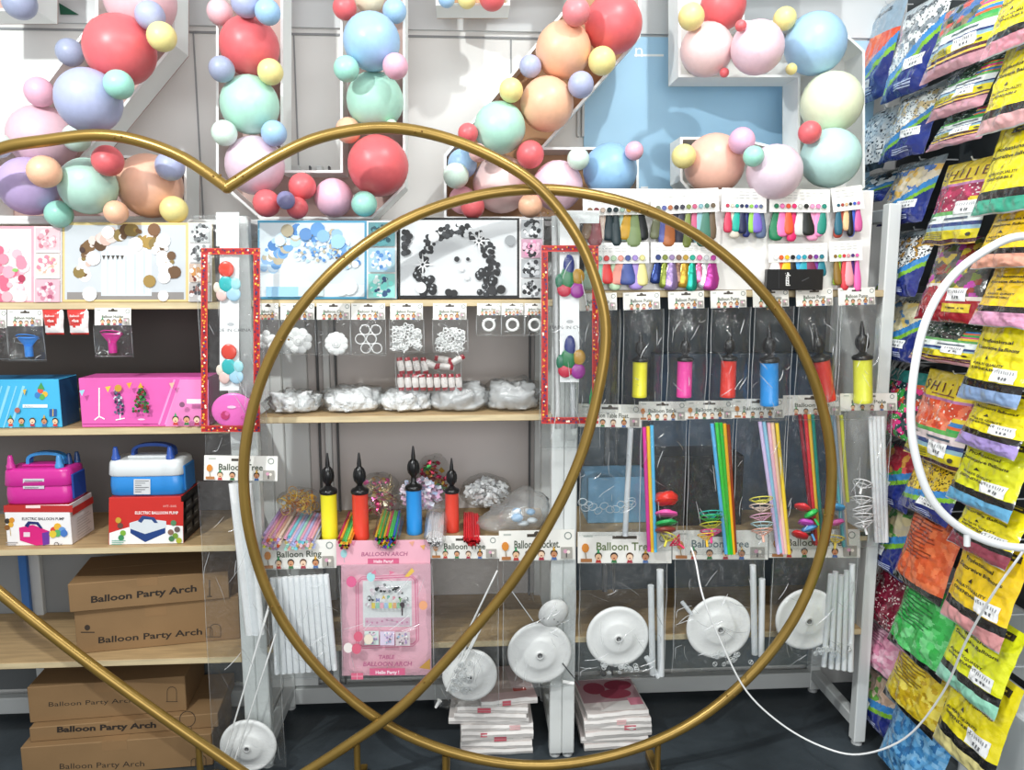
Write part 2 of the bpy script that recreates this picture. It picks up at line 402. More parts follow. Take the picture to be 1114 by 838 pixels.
# blue backdrop behind number five
m = MB(); a, c = P(636, 40, WALL), P(941, 238, WALL); m.box((a.x, WALL-.012, c.z), (c.x, WALL-.0045, a.z), '#a9d3ee', .001)
pr = Pr(m, (0, WALL-.012, 0), (0, -1, 0)); pr.text('n', 691, 62, 22, '#f2f6f8'); pr.rect(690, 59, 722, 61.5, '#f2f6f8'); pr.rect(697, 203, 705, 205, '#f2f6f8'); pr.rect(697, 234, 705, 236, '#f2f6f8')
tag(m.build('hanging_backdrop_panel', 'paint'), 'light blue backdrop panel on the wall behind the number five', 'panel')
m = MB()
for px in (628.5, 633.5): X = P(px, 130, WALL).x; m.box((X-.004, WALL-.02, 1.85), (X+.004, WALL-.0045, zt), '#c6c8c8', .001)
struct(m, 'trim_2', 'metal')
# ================================================================== balloon-filled numbers
NF, NB = 2.24, 2.345
NUM = {
 'first number two': [(-12, 239), (-12, 172), (104, 16), (104, -60), (40, -60), (40, 12), (-30, 12), (-30, -90), (20, -125), (150, -125), (190, -95), (190, 49), (92, 169), (203, 169), (203, 239)],
 'number zero': [(283, 238.5), (235, 196), (235, -85), (275, -122), (405, -122), (441, -88), (441, 203), (405, 238.5)],
 'second number two': [(483, 238.5), (483, 169), (622, 0), (622, -60), (555, -60), (555, 6), (474, 6), (474, -88), (512, -122), (660, -122), (697, -88), (697, 40), (592, 160), (695, 160), (695, 238.5)],
 'number five': [(738, 84), (738, -122), (935, -122), (935, -60), (810, -60), (810, 22), (905, 22), (941, 55), (941, 204), (930, 211), (752, 211), (740, 197), (740, 149), (800, 149), (868, 165), (868, 84)],
}
NL = {'first number two': 'white number two frame packed with balloons cropped by the picture edge', 'number zero': 'white number zero frame packed with balloons between two number twos',
      'second number two': 'white number two frame packed with balloons beside the blue backdrop', 'number five': 'white number five frame packed with balloons over the blue backdrop'}
EDG = {}
BC = {'first number two': '#b89a92', 'number zero': '#bda29a', 'second number two': '#b98f6a', 'number five': '#dcdcd8'}
INNER = [(305, 188), (305, -70), (373, -70), (373, 188)]
def wallstrip(m, pts, closed=True):
    n = len(pts); cen = sum(pts, V((0, 0, 0)))/n
    area = sum(pts[i].x*pts[(i+1) % n].z - pts[(i+1) % n].x*pts[i].z for i in range(n))
    sg = 1 if area > 0 else -1
    T = .007
    offs = []
    for i in range(n):
        a, p, q = pts[i-1], pts[i], pts[(i+1) % n]
        d1 = (p-a).normalized(); d2 = (q-p).normalized()
        n1 = V((-d1.z, 0, d1.x))*sg; n2 = V((-d2.z, 0, d2.x))*sg
        bi = (n1+n2); bi = bi/max(.35, bi.length_squared)*2 if bi.length > .1 else n1
        offs.append(p + bi*T*.5*2)
    for i in range(n):
        j = (i+1) % n
        A, B, a, bb = pts[i], pts[j], offs[i], offs[j]
        def y(p, Y): return V((p.x, Y, p.z))
        vs = [y(A, NF), y(B, NF), y(bb, NF), y(a, NF), y(A, NB), y(B, NB), y(bb, NB), y(a, NB)]
        m.add(vs, [(0, 1, 2, 3), (4, 7, 6, 5), (0, 4, 5, 1), (3, 2, 6, 7)], '#eef0ee')
for k, poly in NUM.items():
    pts = [P(x, y, NF) for x, y in poly]; t = thing('balloon_number_frame', NL[k], 'number frame', (sum(p.x for p in pts)/len(pts), NB, ZTOP), 'foam number frames filled with balloons')
    if k != 'number five':
        for p in pts: p.z = max(p.z, ZTOP+.0005)
    EDG[k] = [(pts[i-1], pts[i]) for i in range(len(pts))]
    m = MB(); wallstrip(m, pts)
    if k == 'number zero': inn = [P(x, y, NF) for x, y in INNER]; EDG[k] += [(inn[i-1], inn[i]) for i in range(4)]; wallstrip(m, inn[::-1])
    m.build('side_wall', 'paint', t)
    m = MB()
    if k == 'number zero':
        tri = tessellate_polygon([pts, inn]); al = [V((p.x, NB-.001, p.z)) for p in pts+inn]; m.add(al, [tuple(q) for q in tri], BC[k]); m.add([p+V((0, .005, 0)) for p in al], [tuple(q) for q in tri], BC[k])
    else:
        m.poly([V((p.x, NB-.001, p.z)) for p in pts], BC[k]); m.poly([V((p.x, NB+.004, p.z)) for p in pts], BC[k])
    m.build('back_panel', 'paint', t)
RED, PNK, PEA, YEL, SEA, PERI, SKY, LIL, MINT, PALE, STEEL, ROSE = '#dc4650', '#e2b2bc', '#efb084', '#ecdc7c', '#9fdcc6', '#98a4cf', '#86bbe6', '#ddc0d4', '#86d6c2', '#cdeada', '#8494b8', '#e6a4c0'
A2, Z0, B2, N5 = 'first number two', 'number zero', 'second number two', 'number five'
BAL = [  # x, y, radius, colour, colour words, number, where
 (21, 3, 18, STEEL, 'slate blue', A2, 'alone in the top hook of the'), (152, 0, 38, PNK, 'large dusty pink', A2, 'at the top of the'), (163, 17, 16, PERI, 'small lavender blue', A2, 'over the large dusty pink balloon in the'),
 (176, 40, 16, YEL, 'small yellow', A2, 'against the upper rim of the'), (130, 54, 38, RED, 'large red', A2, 'in the diagonal of the'), (76, 57, 15, STEEL, 'small slate blue', A2, 'beside the large red balloon in the'),
 (96, 109, 35, PERI, 'large lavender blue', A2, 'in the middle of the'), (129, 92, 16, MINT, 'small turquoise', A2, 'under the large red balloon in the'), (43, 100, 16, ROSE, 'small rose pink', A2, 'beside the large lavender blue balloon in the'),
 (46, 150, 36, '#dcb0c0', 'large mauve pink', A2, 'behind the golden heart top of the'), (83, 150, 15, PALE, 'small pale mint', A2, 'beside the large mauve balloon of the'), (48, 187, 18, PEA, 'small peach', A2, 'between mauve and lilac balloons of the'),
 (117, 175, 17, RED, 'small red', A2, 'over the large seafoam balloon of the'), (32, 212, 32, '#b498d2', 'large lilac purple', A2, 'at the base of the'), (96, 207, 31, '#a3d4c2', 'large seafoam green', A2, 'at the base of the'),
 (163, 204, 35, '#edae8c', 'large peach', A2, 'at the base of the'), (185, 181, 16, PERI, 'small lavender blue', A2, 'on the large peach balloon of the'), (189, 228, 15, YEL, 'small yellow', A2, 'under the large peach balloon of the'),
 (126, 231, 13, PEA, 'small peach', A2, 'between seafoam and peach balloons of the'), (64, 233, 15, MINT, 'small turquoise', A2, 'between lilac and seafoam balloons of the'), (-2, 158, 14, PALE, 'small pale mint', A2, 'half cut off beside the mauve balloon of the'), (0, 189, 9, ROSE, 'tiny pink', A2, 'half cut off over the lilac balloon of the'),
 (239, 13, 14, PNK, 'small pink', Z0, 'at the top of the left bar of the'), (267, 3, 16, PERI, 'lavender blue', Z0, 'over the upper red balloon of the'), (291, 13, 14, SKY, 'small sky blue', Z0, 'beside the upper red balloon of the'),
 (271, 50, 32, RED, 'large red', Z0, 'over a mint balloon in the left bar of the'), (241, 75, 14, STEEL, 'small slate blue', Z0, 'poking out of the left bar of the'), (294, 78, 14, YEL, 'small yellow', Z0, 'under the upper red balloon of the'),
 (272, 114, 32, SEA, 'large mint', Z0, 'in the left bar of the'), (244, 145, 14, PALE, 'small pale mint', Z0, 'poking out of the left bar of the'), (298, 145, 14, SKY, 'small sky blue', Z0, 'between mint and lilac balloons in the left bar of the'),
 (277, 180, 32, LIL, 'large pale lilac', Z0, 'behind the heart notch in the'), (290, 221, 15, RED, 'small red', Z0, 'under the pale lilac balloon of the'), (311, 218, 10, '#5a5a9a', 'tiny indigo', Z0, 'behind three small red balloons of the'),
 (329, 203, 15, RED, 'small red', Z0, 'upper one on the bottom bar of the'), (323, 226, 12, RED, 'small red', Z0, 'lower one on the bottom bar of the'), (363, 215, 21, '#ebb0ca', 'medium pink', Z0, 'in the bottom bar of the'),
 (396, 222, 14, MINT, 'small turquoise', Z0, 'in the bottom corner of the'), (411, 180, 33, RED, 'large red', Z0, 'low in the right bar of the'), (379, 142, 14, PEA, 'small peach', Z0, 'over the lower red balloon of the'),
 (408, 109, 31, SEA, 'large mint', Z0, 'under a blue balloon in the right bar of the'), (426, 137, 7, '#c9ecc8', 'tiny pale green', Z0, 'behind the gold heart tube in the'), (377, 75, 14, MINT, 'small turquoise', Z0, 'between blue and mint balloons of the'),
 (430, 72, 14, ROSE, 'small pink', Z0, 'on the outer rim of the right bar of the'), (404, 45, 31, SKY, 'large sky blue', Z0, 'in the right bar of the'), (375, 8, 13, RED, 'small red', Z0, 'over the large sky blue balloon of the'),
 (402, -2, 16, '#e3d6b4', 'cream', Z0, 'at the top of the right bar of the'), (429, 12, 13, SKY, 'small sky blue', Z0, 'beside the cream balloon of the'),
 (627, 13, 15, '#e0606c', 'small coral red', B2, 'at the top of the'), (667, 26, 31, RED, 'large red', B2, 'at the top of the'), (613, 54, 30, PEA, 'large upper peach', B2, 'in the diagonal of the'), (655, 66, 15, YEL, 'small yellow', B2, 'under the large red balloon of the'),
 (577, 72, 12, PERI, 'small lavender blue', B2, 'on the outer rim of the'), (632, 92, 14, PERI, 'small lavender blue', B2, 'between two peach balloons of the'), (556, 98, 13, YEL, 'small yellow', B2, 'on the outer rim of the'), (595, 113, 29, PEA, 'large lower peach', B2, 'in the diagonal of the'),
 (544, 139, 28, SEA, 'large mint', B2, 'in the diagonal of the'), (509, 145, 11, RED, 'tiny red', B2, 'beside the mint balloon of the'), (577, 168, 15, RED, 'small red', B2, 'under the mint balloon of the'), (503, 178, 16, SKY, 'medium sky blue', B2, 'behind the heart tube in the'),
 (520, 166, 10, '#f0b8b4', 'tiny salmon pink', B2, 'behind the heart tube in the'), (496, 191, 14, PALE, 'small pale mint', B2, 'in the lower corner of the'), (545, 200, 31, '#f0cbc8', 'large pale pink', B2, 'at the base of the'), (503, 218, 15, '#ef9fb0', 'small bright pink', B2, 'in the lower corner of the'),
 (514, 225, 13, RED, 'small red', B2, 'behind the gold circle top in the'), (577, 224, 13, PEA, 'small peach', B2, 'between two pink balloons of the'), (607, 202, 27, '#efc2d4', 'large candy pink', B2, 'at the base of the'), (629, 173, 12, PALE, 'small pale mint', B2, 'between candy pink and blue balloons of the'),
 (690, 164, 10, ROSE, 'tiny pink', B2, 'on the end of the base of the'), (664, 186, 29, '#6fb0e0', 'large blue', B2, 'at the base of the'), (486, -1, 9, SKY, 'tiny blue', B2, 'in the top hook of the'), (508, -1, 10, YEL, 'tiny yellow', B2, 'in the top hook of the'), (535, -3, 14, RED, 'small red', B2, 'in the top hook of the'),
 (752, 18, 14, YEL, 'small yellow', N5, 'on the upper corner of the'), (787, 6, 24, RED, 'large red', N5, 'at the top of the'), (806, 28, 6, RED, 'tiny red', N5, 'under the large red balloon of the'), (769, 54, 28, '#f0cccb', 'large pale salmon pink', N5, 'in the middle bar of the'),
 (824, 52, 28, '#ecc6d6', 'large candy pink', N5, 'in the middle bar of the'), (788, 79, 5, RED, 'tiny red', N5, 'under two large pink balloons of the'), (854, 20, 12, YEL, 'small yellow', N5, 'beside the large blue balloon of the'), (887, 48, 32, '#90c6ef', 'large blue', N5, 'in the upper corner of the'),
 (861, 75, 6, YEL, 'tiny yellow', N5, 'under the large blue balloon of the'), (905, 112, 32, '#dfe9c4', 'large cream green', N5, 'in the curve of the'), (881, 144, 12, RED, 'small red', N5, 'under the cream green balloon of the'), (904, 172, 31, '#aee0da', 'large aqua', N5, 'in the curve of the'),
 (777, 178, 32, '#efb097', 'large peach', N5, 'in the bottom bar of the'), (744, 170, 13, YEL, 'small yellow', N5, 'on the lower tip of the'), (807, 153, 14, '#e6a6cc', 'small orchid pink', N5, 'over the large peach balloon of the'), (820, 170, 11, MINT, 'small turquoise', N5, 'under the orchid pink balloon of the'),
 (843, 187, 29, '#e4cbdc', 'large pale lilac', N5, 'in the bottom bar of the'),
]
BP = [(1e-5, -1), (.2, -.975), (.42, -.9), (.64, -.76), (.82, -.56), (.94, -.31), (.995, -.05), (.99, .2), (.93, .42), (.82, .61), (.66, .78), (.47, .88), (.28, .925), (.13, .945), (.05, .955), (.045, .962), (.07, .97), (.08, .985), (.07, .995), (1e-5, .995)]
_bm = {}
placed = []
for (px, py, r, col, cw, num, where) in sorted(BAL, key=lambda q: -q[2]):
    Y0 = 2.262 if r > 20 else 2.2
    Y = Y0
    for it in range(24):
        p = P(px, py, Y); R = r*SC(px, py, Y); Yp = Y
        if r > 20: p.z = max(p.z, ZTOP+R+.001)
        Y = Y0 if r > 20 else 2.26
        for (q, RQ) in placed:
            d = math.hypot(p.x-q.x, p.z-q.z)
            if d < (R+RQ)*1.01: Y = min(Y, q.y - math.sqrt(((R+RQ)*1.01)**2-d*d))
        for (ea, eb) in EDG[num]:
            t_ = max(0, min(1, ((p-ea).x*(eb-ea).x+(p-ea).z*(eb-ea).z)/max(1e-9, (eb-ea).x**2+(eb-ea).z**2)))
            q = ea+(eb-ea)*t_; d = max(0, math.hypot(p.x-q.x, p.z-q.z)-.0075)
            R1 = R*1.03
            if d < R1: Y = min(Y, NF-.0005-math.sqrt(R1*R1-d*d))
        Y = min(Y, NB-.004-R*1.01)
        if r <= 20 and py+r > 238: Y = min(Y, 2.23-R)
        Y = (Y+Yp)/2 if it < 22 else min(Y, Yp)
    p = P(px, py, Y); R = r*SC(px, py, Y)
    if r > 20: p.z = max(p.z, ZTOP+R+.001)
    placed.append((p, R))
    col = mixc(col, '#f0e9e4', .1 if col == RED else .17)
    if col not in _bm:
        m = MB(); m.lathe([(a, -h) for a, h in BP][::-1], Matrix.Rotation(PI/2, 4, 'X') @ Matrix.Diagonal((1, 1, 1, 1)), col, 28); o = m.build('balloon', 'latex', origin=(0, 0, 0)); _bm[col] = o.data
    else:
        o = bpy.data.objects.new('balloon', _bm[col]); COL.objects.link(o)
    o.location = p; o.scale = (R, R, R)
    # the knot points back into the frame
    o.rotation_euler = (math.radians(random.uniform(-25, 25)), 0, math.radians(random.uniform(-25, 25)))
    tag(o, f'{cw} balloon {where} {num}'.replace('between mint and lilac balloons in the left bar', 'above the lilac balloon in the left bar').replace('left bar', 'first bar').replace('right bar', 'second bar'), 'balloon', 'inflated balloons filling the numbers')

m = MB(); pts = [P(64, 3, WALL-.02), P(85, 15.5, WALL-.02), P(65.5, 15.5, WALL-.02)]; m.poly(pts, '#1f5a44'); m.poly([p+V((0, .004, 0)) for p in pts], '#1f5a44')
for i in range(3): m.quad(pts[i], pts[(i+1) % 3], pts[(i+1) % 3]+V((0, .004, 0)), pts[i]+V((0, .004, 0)), '#1f5a44')
tag(m.build('hanging_pennant', 'paper'), 'small dark green triangular pennant on the wall above the first number two hook', 'pennant')
# ================================================================== kit boxes on the top shelf
def frontpr(m, Y, **k): return Pr(m, (0, Y, 0), (0, -1, 0), **k)
def boxbody(x0, y0, x1, y1, Y, dep, zb, col, mt='paper', cols=None, ch=.0015):
    a, c = P(x0, y0, Y), P(x1, y1, Y); m = MB(); m.box((a.x, Y, zb), (c.x, Y+dep, (a.z+P(x1, y0, Y).z)/2), col, ch, cols); m.zmin = zb+.0004; return m
def cluster(pr, x, y, r, cols, n, rr, rnd):
    for _ in range(n):
        a = rnd.uniform(0, 2*PI); d = r*math.sqrt(rnd.random()); pr.disc(x+d*math.cos(a), y+d*math.sin(a), rr*rnd.uniform(.5, 1.15), rnd.choice(cols), 9)
KY = 2.112
rnd = random.Random(3)
e = 6e-4
def kit(x0, x1, y0, y1, split, edge, bg, zs, label):
    m = boxbody(x0, y0, x1, y1, KY, .04, zs+e, edge); pr = frontpr(m, KY, eps=.00003)
    f = 3 if x0 < 100 else 2.5
    pr.rect(x0+.5, y0+.5, split-1, y1-1, edge); pr.rect(x0+f, y0+f, split-f, y1-f-1, bg)
    pr.rect(split, y0+.5, x1-.5, y1-1, '#e9e6e4')
    return m, pr
def finish(m, label): tag(m.build('balloon_kit_box', 'paper'), label, 'box', 'balloon arch kit boxes on the top shelf')
# pink kit
m, pr = kit(-30, 68, 246, 331, 37, '#e9a9b6', '#efe6e2', zl[0], '')
for k in range(9): pr.line([(-26+k*7, 249), (-26+k*7, 300)], .7, '#e2d3ce')
cluster(pr, 0, 300, 30, ['#e58fa2', '#efb6c0', '#d96c86', '#f3cfd4'], 60, 6, rnd)
for (x, y, r, c) in ((10, 296, 7, '#f0a8b8'), (22, 326, 8, '#f4d6d6'), (4, 282, 6, '#e58fa2'), (24, 303, 4, '#b0405a'), (8, 326, 6, '#e9b0b8')): pr.disc(x, min(y, 323), r, c)
pr.disc(17, 294, 3.5, '#8cc46a', 8, 2)
for k in range(3):
    y = 248+k*28; pr.rect(39, y, 66, y+26, ['#e7c3c8', '#ead2cb', '#e3b3bd'][k]); cluster(pr, 52, y+13, 10, [['#e9aab4', '#c97f8e', '#f4dadb'], ['#dcb49c', '#eadfd8', '#d4889a'], ['#c98a9c', '#f0d0d6', '#b25c78']][k], 40, 2.6, rnd); pr.rect(39, y+25, 66, y+27, '#efe9e6')
finish(m, 'pink framed balloon kit box on the shelf end, cut off by the picture edge')
# white + brown kit
m, pr = kit(67.5, 231, 242, 330, 205, '#d9c388', '#c6cbcf', zl[0], '')
pr.rect(73, 318, 200, 326, '#8f8a86'); pr.rect(110, 268, 165, 322, '#d3dade')
for k in range(11): pr.line([(112+k*5, 272), (112+k*5, 320)], 1, '#c1cbd0' if k % 2 else '#e4eaec')
pr.poly([(110, 268), (165, 268), (150, 276), (137, 279), (122, 276)], '#f1f1ef')
for k in range(5): x = 113+k*5; pr.poly([(x-2, 278), (x+2, 278), (x, 283)], '#4d4640')
WB = ['#efeae6', '#dccfc8', '#7a5c3c', '#5d442e', '#a88a48', '#f2efec', '#d8b8ac', '#8a7544', '#6d5138']
for k in range(70):
    a = PI*1.08*k/69 - .1; rr = rnd.uniform(-6, 6); x = 137-(48+rr)*math.cos(a); y = 296-(42+rr*.8)*math.sin(a)
    pr.disc(x, max(248, min(320, y)), rnd.choice([2.5, 3.5, 5, 7]), rnd.choice(WB), 10)
for (x, y, r, c) in ((148, 266, 8, '#f4f2f0'), (118, 253, 7, '#efece8'), (163, 306, 7, '#a3864a'), (102, 281, 8, '#efe7e3'), (98, 320, 8, '#f3f1ef'), (168, 250, 7, '#7d5a3e'), (178, 262, 8, '#f4f4f2'), (90, 272, 3, '#4c3a34'), (178, 322, 6, '#e8dfda')): pr.disc(x, y, r, c, 12)
for k in range(4):
    y = 244+k*21.5; pr.rect(206.5, y, 229, y+20, ['#c9cbca', '#dfe0de', '#cbb2a0', '#b9b5b2'][k]); cluster(pr, 218, y+10, 9, [['#2b2b2d', '#f1f1f1', '#77797b'], ['#4b4b4d', '#f6f6f6', '#9b9b9b'], ['#7a3b30', '#c98d4f', '#f1e4da'], ['#47464a', '#e8e6e3', '#8b5a50']][k], 34, 2.4, rnd)
finish(m, 'gold framed kit box printed with a white and brown balloon arch')
# blue kit
m, pr = kit(280, 432, 240, 326, 399, '#4f98b8', '#cfd9de', zc[0], '')
pr.poly([(283, 323), (283, 300), (300, 296), (340, 308), (396, 310), (396, 323)], '#dfe6e8')
BB = ['#6f9fd0', '#a9cbe6', '#4f82bd', '#c7dcec', '#b7ad94', '#8fb4dc', '#e6edf2']
for k in range(120):
    a = PI*.92*k/119 + .1; rr = rnd.uniform(-9, 9); x = 338-(46+rr)*math.cos(a); y = 297-(44+rr*.8)*math.sin(a)
    pr.disc(max(287, min(392, x)), max(245, min(318, y)), rnd.choice([2, 3, 4, 6]), rnd.choice(BB), 10)
for k in range(60): pr.disc(rnd.uniform(322, 372), rnd.uniform(264, 284), 1.8, rnd.choice(BB), 8)
for (x, y, r, c) in ((313, 251, 7, '#a79d84'), (333, 255, 7, '#5a86bb'), (346, 250, 8, '#5e92c8'), (352, 257, 7, '#83aed8'), (368, 263, 8, '#98c3e4'), (305, 262, 6, '#c8dff0'), (380, 312, 9, '#f0f3f3'), (372, 315, 7, '#e8eeee'), (310, 319, 4, '#9cc9e2')): pr.disc(x, y, r, c, 12)
pr.rect(290, 312, 330, 323, '#9cc9e6'); pr.rect(325, 312, 352, 322, '#cfe0df')
for k in range(3):
    y = 242+k*28; pr.rect(401, y, 430, y+26, ['#5f8f95', '#9fc0cc', '#8fd0c8'][k]); cluster(pr, 415, y+13, 11, [['#294f5a', '#5a9aa0', '#e0eae8'], ['#4f82bd', '#dfe9f0', '#8fb4dc'], ['#7fe0d4', '#e6f5f2', '#2f4d74']][k], 44, 2.6, rnd)
finish(m, 'blue framed kit box printed with a blue balloon arch, crossed by the heart tube')
# black kit
m, pr = kit(433, 592, 237, 325, 565, '#141415', '#d9dcdd', zc[0], '')
for x in (470, 520): pr.line([(x, 241), (x, 322)], .6, '#d8dadb')
for k in range(120):
    a = PI*1.15*k/119 - .12; rr = rnd.uniform(-7, 7); x = 497-(38+rr)*math.cos(a); y = 290-(40+rr*.8)*math.sin(a)
    pr.disc(x, max(243, min(320, y)), rnd.choice([2, 3, 3]), rnd.choice(['#1f2022', '#2d2f32', '#3a3d40', '#151618', '#26282b', '#d6d8d9']), 10)
for k in range(26):
    kx, ky, kr = rnd.choice([rnd.uniform(452, 472), rnd.uniform(520, 540)]), rnd.uniform(294, 319), rnd.uniform(3.4, 5); pr.disc(kx, ky, kr, rnd.choice(['#1f2022', '#2a2c2f', '#17181a']), 11); pr.disc(kx-kr*.35, ky-kr*.4, kr*.28, '#9fa3a6', 7)
for k in range(18): pr.disc(rnd.uniform(437, 447), rnd.uniform(252, 278), 3.2, rnd.choice(['#232426', '#3a3c3f']), 9)
for (x, y) in ((460, 288), (521, 262)):
    for a in range(0, 8):
        t = a*PI/4; L = 13 if a % 2 == 0 else 8; pr.poly([(x+L*math.cos(t), y+L*math.sin(t)), (x+2*math.cos(t+.6), y+2*math.sin(t+.6)), (x+2*math.cos(t-.6), y+2*math.sin(t-.6))], '#f3f4f4')
for (x, y, r, c) in ((458, 313, 6, '#e6e6e4'), (472, 258, 6, '#e1e2e3'), (508, 302, 3, '#cfd1d1'), (497, 282, 3, '#2a2b2d'), (509, 282, 2, '#2a2b2d'), (502, 293, 2.6, '#d9dbdc'), (555, 262, 6, '#9a9ea0'), (494, 319, 4, '#222'), (488, 318, 4, '#222'), (545, 315, 5, '#222'), (535, 316, 5, '#2c2c2e')): pr.disc(x, y, r, c, 12)
for k in range(4):
    y = 239+k*21.5; pr.rect(567, y, 590, y+20, ['#b9bcbe', '#c99aae', '#a9acae', '#bfc2c2'][k]); cluster(pr, 578, y+10, 9, [['#1d1e20', '#3c3f42', '#dedfe0'], ['#e08fb4', '#232426', '#f1c6d6'], ['#17181a', '#393b3e', '#cfd1d3'], ['#1d1e20', '#e4e5e6', '#77797b']][k], 34, 2.4, rnd)
finish(m, 'black framed kit box printed with a black balloon arch and silver stars')
# ================================================================== second shelf boxes
def gift(pr, x, y): pr.rect(x-4, y-3, x+4, y+5, '#2f5f9e'); pr.line([(x, y-3), (x, y+5)], 1, '#e0b84a')
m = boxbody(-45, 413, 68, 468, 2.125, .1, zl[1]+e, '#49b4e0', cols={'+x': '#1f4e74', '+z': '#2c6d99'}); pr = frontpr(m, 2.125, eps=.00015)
for k in range(4): pr.line([(-12+k*8, 466), (2+k*8, 420)], 3 if k % 2 else 1.4, '#8fd2ee')
for (x, y, c) in ((44, 425, '#e0584e'), (49, 429, '#e9b43c'), (46, 432, '#5fae58'), (41, 430, '#3f7fc0')): pr.disc(x, y, 3.2, c)
pr.poly([(41, 423), (45, 416), (49, 424)], '#4a9a57'); pr.rect(25, 440, 52, 443.5, '#f2f6f7'); pr.text('Balloon', 27, 443, 3.2, '#6f8fa0'); gift(pr, 58, 448)
for i, x in enumerate((12, 24, 36, 49, 61)): kid(pr, x, 458, 3.3, i)
pr.disc(20, 446, 3, '#b06a60'); pr.poly([(26, 424), (30, 423), (28, 430)], '#d8b24e')
tag(m.build('balloon_stand_box', 'paper'), 'sky blue printed carton with party children lying on the second shelf', 'box', 'printed cartons on the second shelf')
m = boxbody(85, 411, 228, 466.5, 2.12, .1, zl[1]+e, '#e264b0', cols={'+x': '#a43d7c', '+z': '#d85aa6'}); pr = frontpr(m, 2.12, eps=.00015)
pr.rect(90, 461, 175, 462, '#a83f83')
for k in range(3): pr.line([(173+k*7, 462), (190+k*7, 413)], 2.2, '#f19ad0')
pr.poly([(196, 413), (227, 413), (227, 465), (180, 465)], '#ef8cc6')
pr.line([(108, 422), (108, 454)], 1.4, '#f6f2f4'); pr.line([(103, 457), (108, 453), (114, 456)], 1.4, '#f6f2f4')
pr.line([(131, 450), (131, 457)], 1, '#f6f2f4'); pr.line([(126, 457), (136, 455)], 1.2, '#f6f2f4')
for k in range(46): y = rnd.uniform(425, 450); pr.disc(130+rnd.uniform(-4.5, 4.5), y, 1.5, rnd.choice(['#3a3550', '#cfd3d6', '#5a6a80', '#8a4a78']), 7)
pr.disc(130, 422, 4, '#c99a3a')
for k in range(70): t = rnd.random(); pr.disc(156+rnd.uniform(-1, 1)*(2+8*t), 420+28*t, 1.6, rnd.choice(['#2f6a3a', '#3f8a4a', '#8a2f2f', '#2a4f30']), 7)
pr.poly([(153, 421), (156, 415), (159, 421)], '#d9a63a'); pr.disc(157, 455, 4, '#f3c7de', 10, 1)
for (x, y, c) in ((93, 424, '#9fd0e4'), (121, 420, '#e9c24e'), (144, 416, '#e9a43e'), (190, 416, '#e6b8a0')): pr.poly([(x-3, y), (x+3, y-1), (x, y+6)], c)
pr.rect(206, 433, 228, 438, '#f3e6ee'); pr.disc(201, 439, 3, '#8a5a78')
for i, x in enumerate((194, 206, 217)): kid(pr, x, 455, 3.6, i)
tag(m.build('balloon_stand_box', 'paper'), 'long hot pink printed carton with balloon tree pictures on the second shelf', 'box', 'printed cartons on the second shelf')
# ================================================================== electric pumps and their boxes
def pumpbox(x0, y0, x1, y1, Y, dep, body, side, art, label):
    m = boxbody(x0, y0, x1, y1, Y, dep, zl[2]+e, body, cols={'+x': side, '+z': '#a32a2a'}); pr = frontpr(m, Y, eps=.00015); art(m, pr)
    return tag(m.build('pump_box', 'paper'), label, 'box', 'electric balloon pump boxes')
def art1(m, pr):
    pr.rect(4, 550, 79, 557.5, '#b8322f'); pr.rect(28, 550, 44, 553, '#f2d8d4')
    pr.text('ELECTRIC BALLOON PUMP', 24, 566, 4.2, '#4a4648', w=46, bold=.02)
    for (x, y, c) in ((8, 567, '#3a332e'), (12, 571, '#e0a83a'), (8, 574, '#8a5a2c'), (13, 566, '#d8902f')): pr.disc(x, y, 3, c)
    pr.line([(11, 575), (12, 583)], .6, '#b9952e')
    pr.poly([(21, 574), (36, 571), (54, 578), (54, 592), (40, 596), (22, 588)], '#d6267c'); pr.poly([(46, 580), (54, 578), (54, 592), (47, 594)], '#6a3a9a'); pr.poly([(27, 572), (31, 567), (42, 568), (47, 575), (44, 575), (40, 570.5), (33, 570), (31, 574)], '#25316a'); pr.rect(26, 579, 33, 584, '#e9d4de')
    for (x, y, c) in ((59, 577, '#d84e3e'), (63, 573, '#e9b43c'), (68, 577, '#6a9ad0'), (63, 580, '#5fae68'), (70, 580, '#4a78c0'), (58, 581, '#e0c43e')): pr.disc(x, y, 4, c)
    for k in range(3): pr.line([(7, 590+k*2.5), (20-k*2, 590+k*2.5)], .9, '#9a9698')
    pr.text('CE', 64, 594, 4, '#5a5658'); pr.ring(62, 592, 2.2, .8, '#5a5658')
    q = Pr(m, (P(79, 570, 2.135).x, 2.135, 0), (1, 0, 0), eps=.0003)
    x = P(79, 570, 2.135).x
    q.uv = (V((0, 1, 0)), V((0, 0, 1))); q.o = V((x, 2.135, zl[2]))
    q.rect(.004, .084, .124, .104, '#b8322f')
    for k in range(8): q.rect(.02, .012+k*.008, .1-.01*(k % 3), .0145+k*.008, '#b4aeac')
pumpbox(4, 550, 79, 597, 2.135, .13, '#efeceb', '#d9d4d2', art1, 'white and red pump carton under the magenta electric pump')
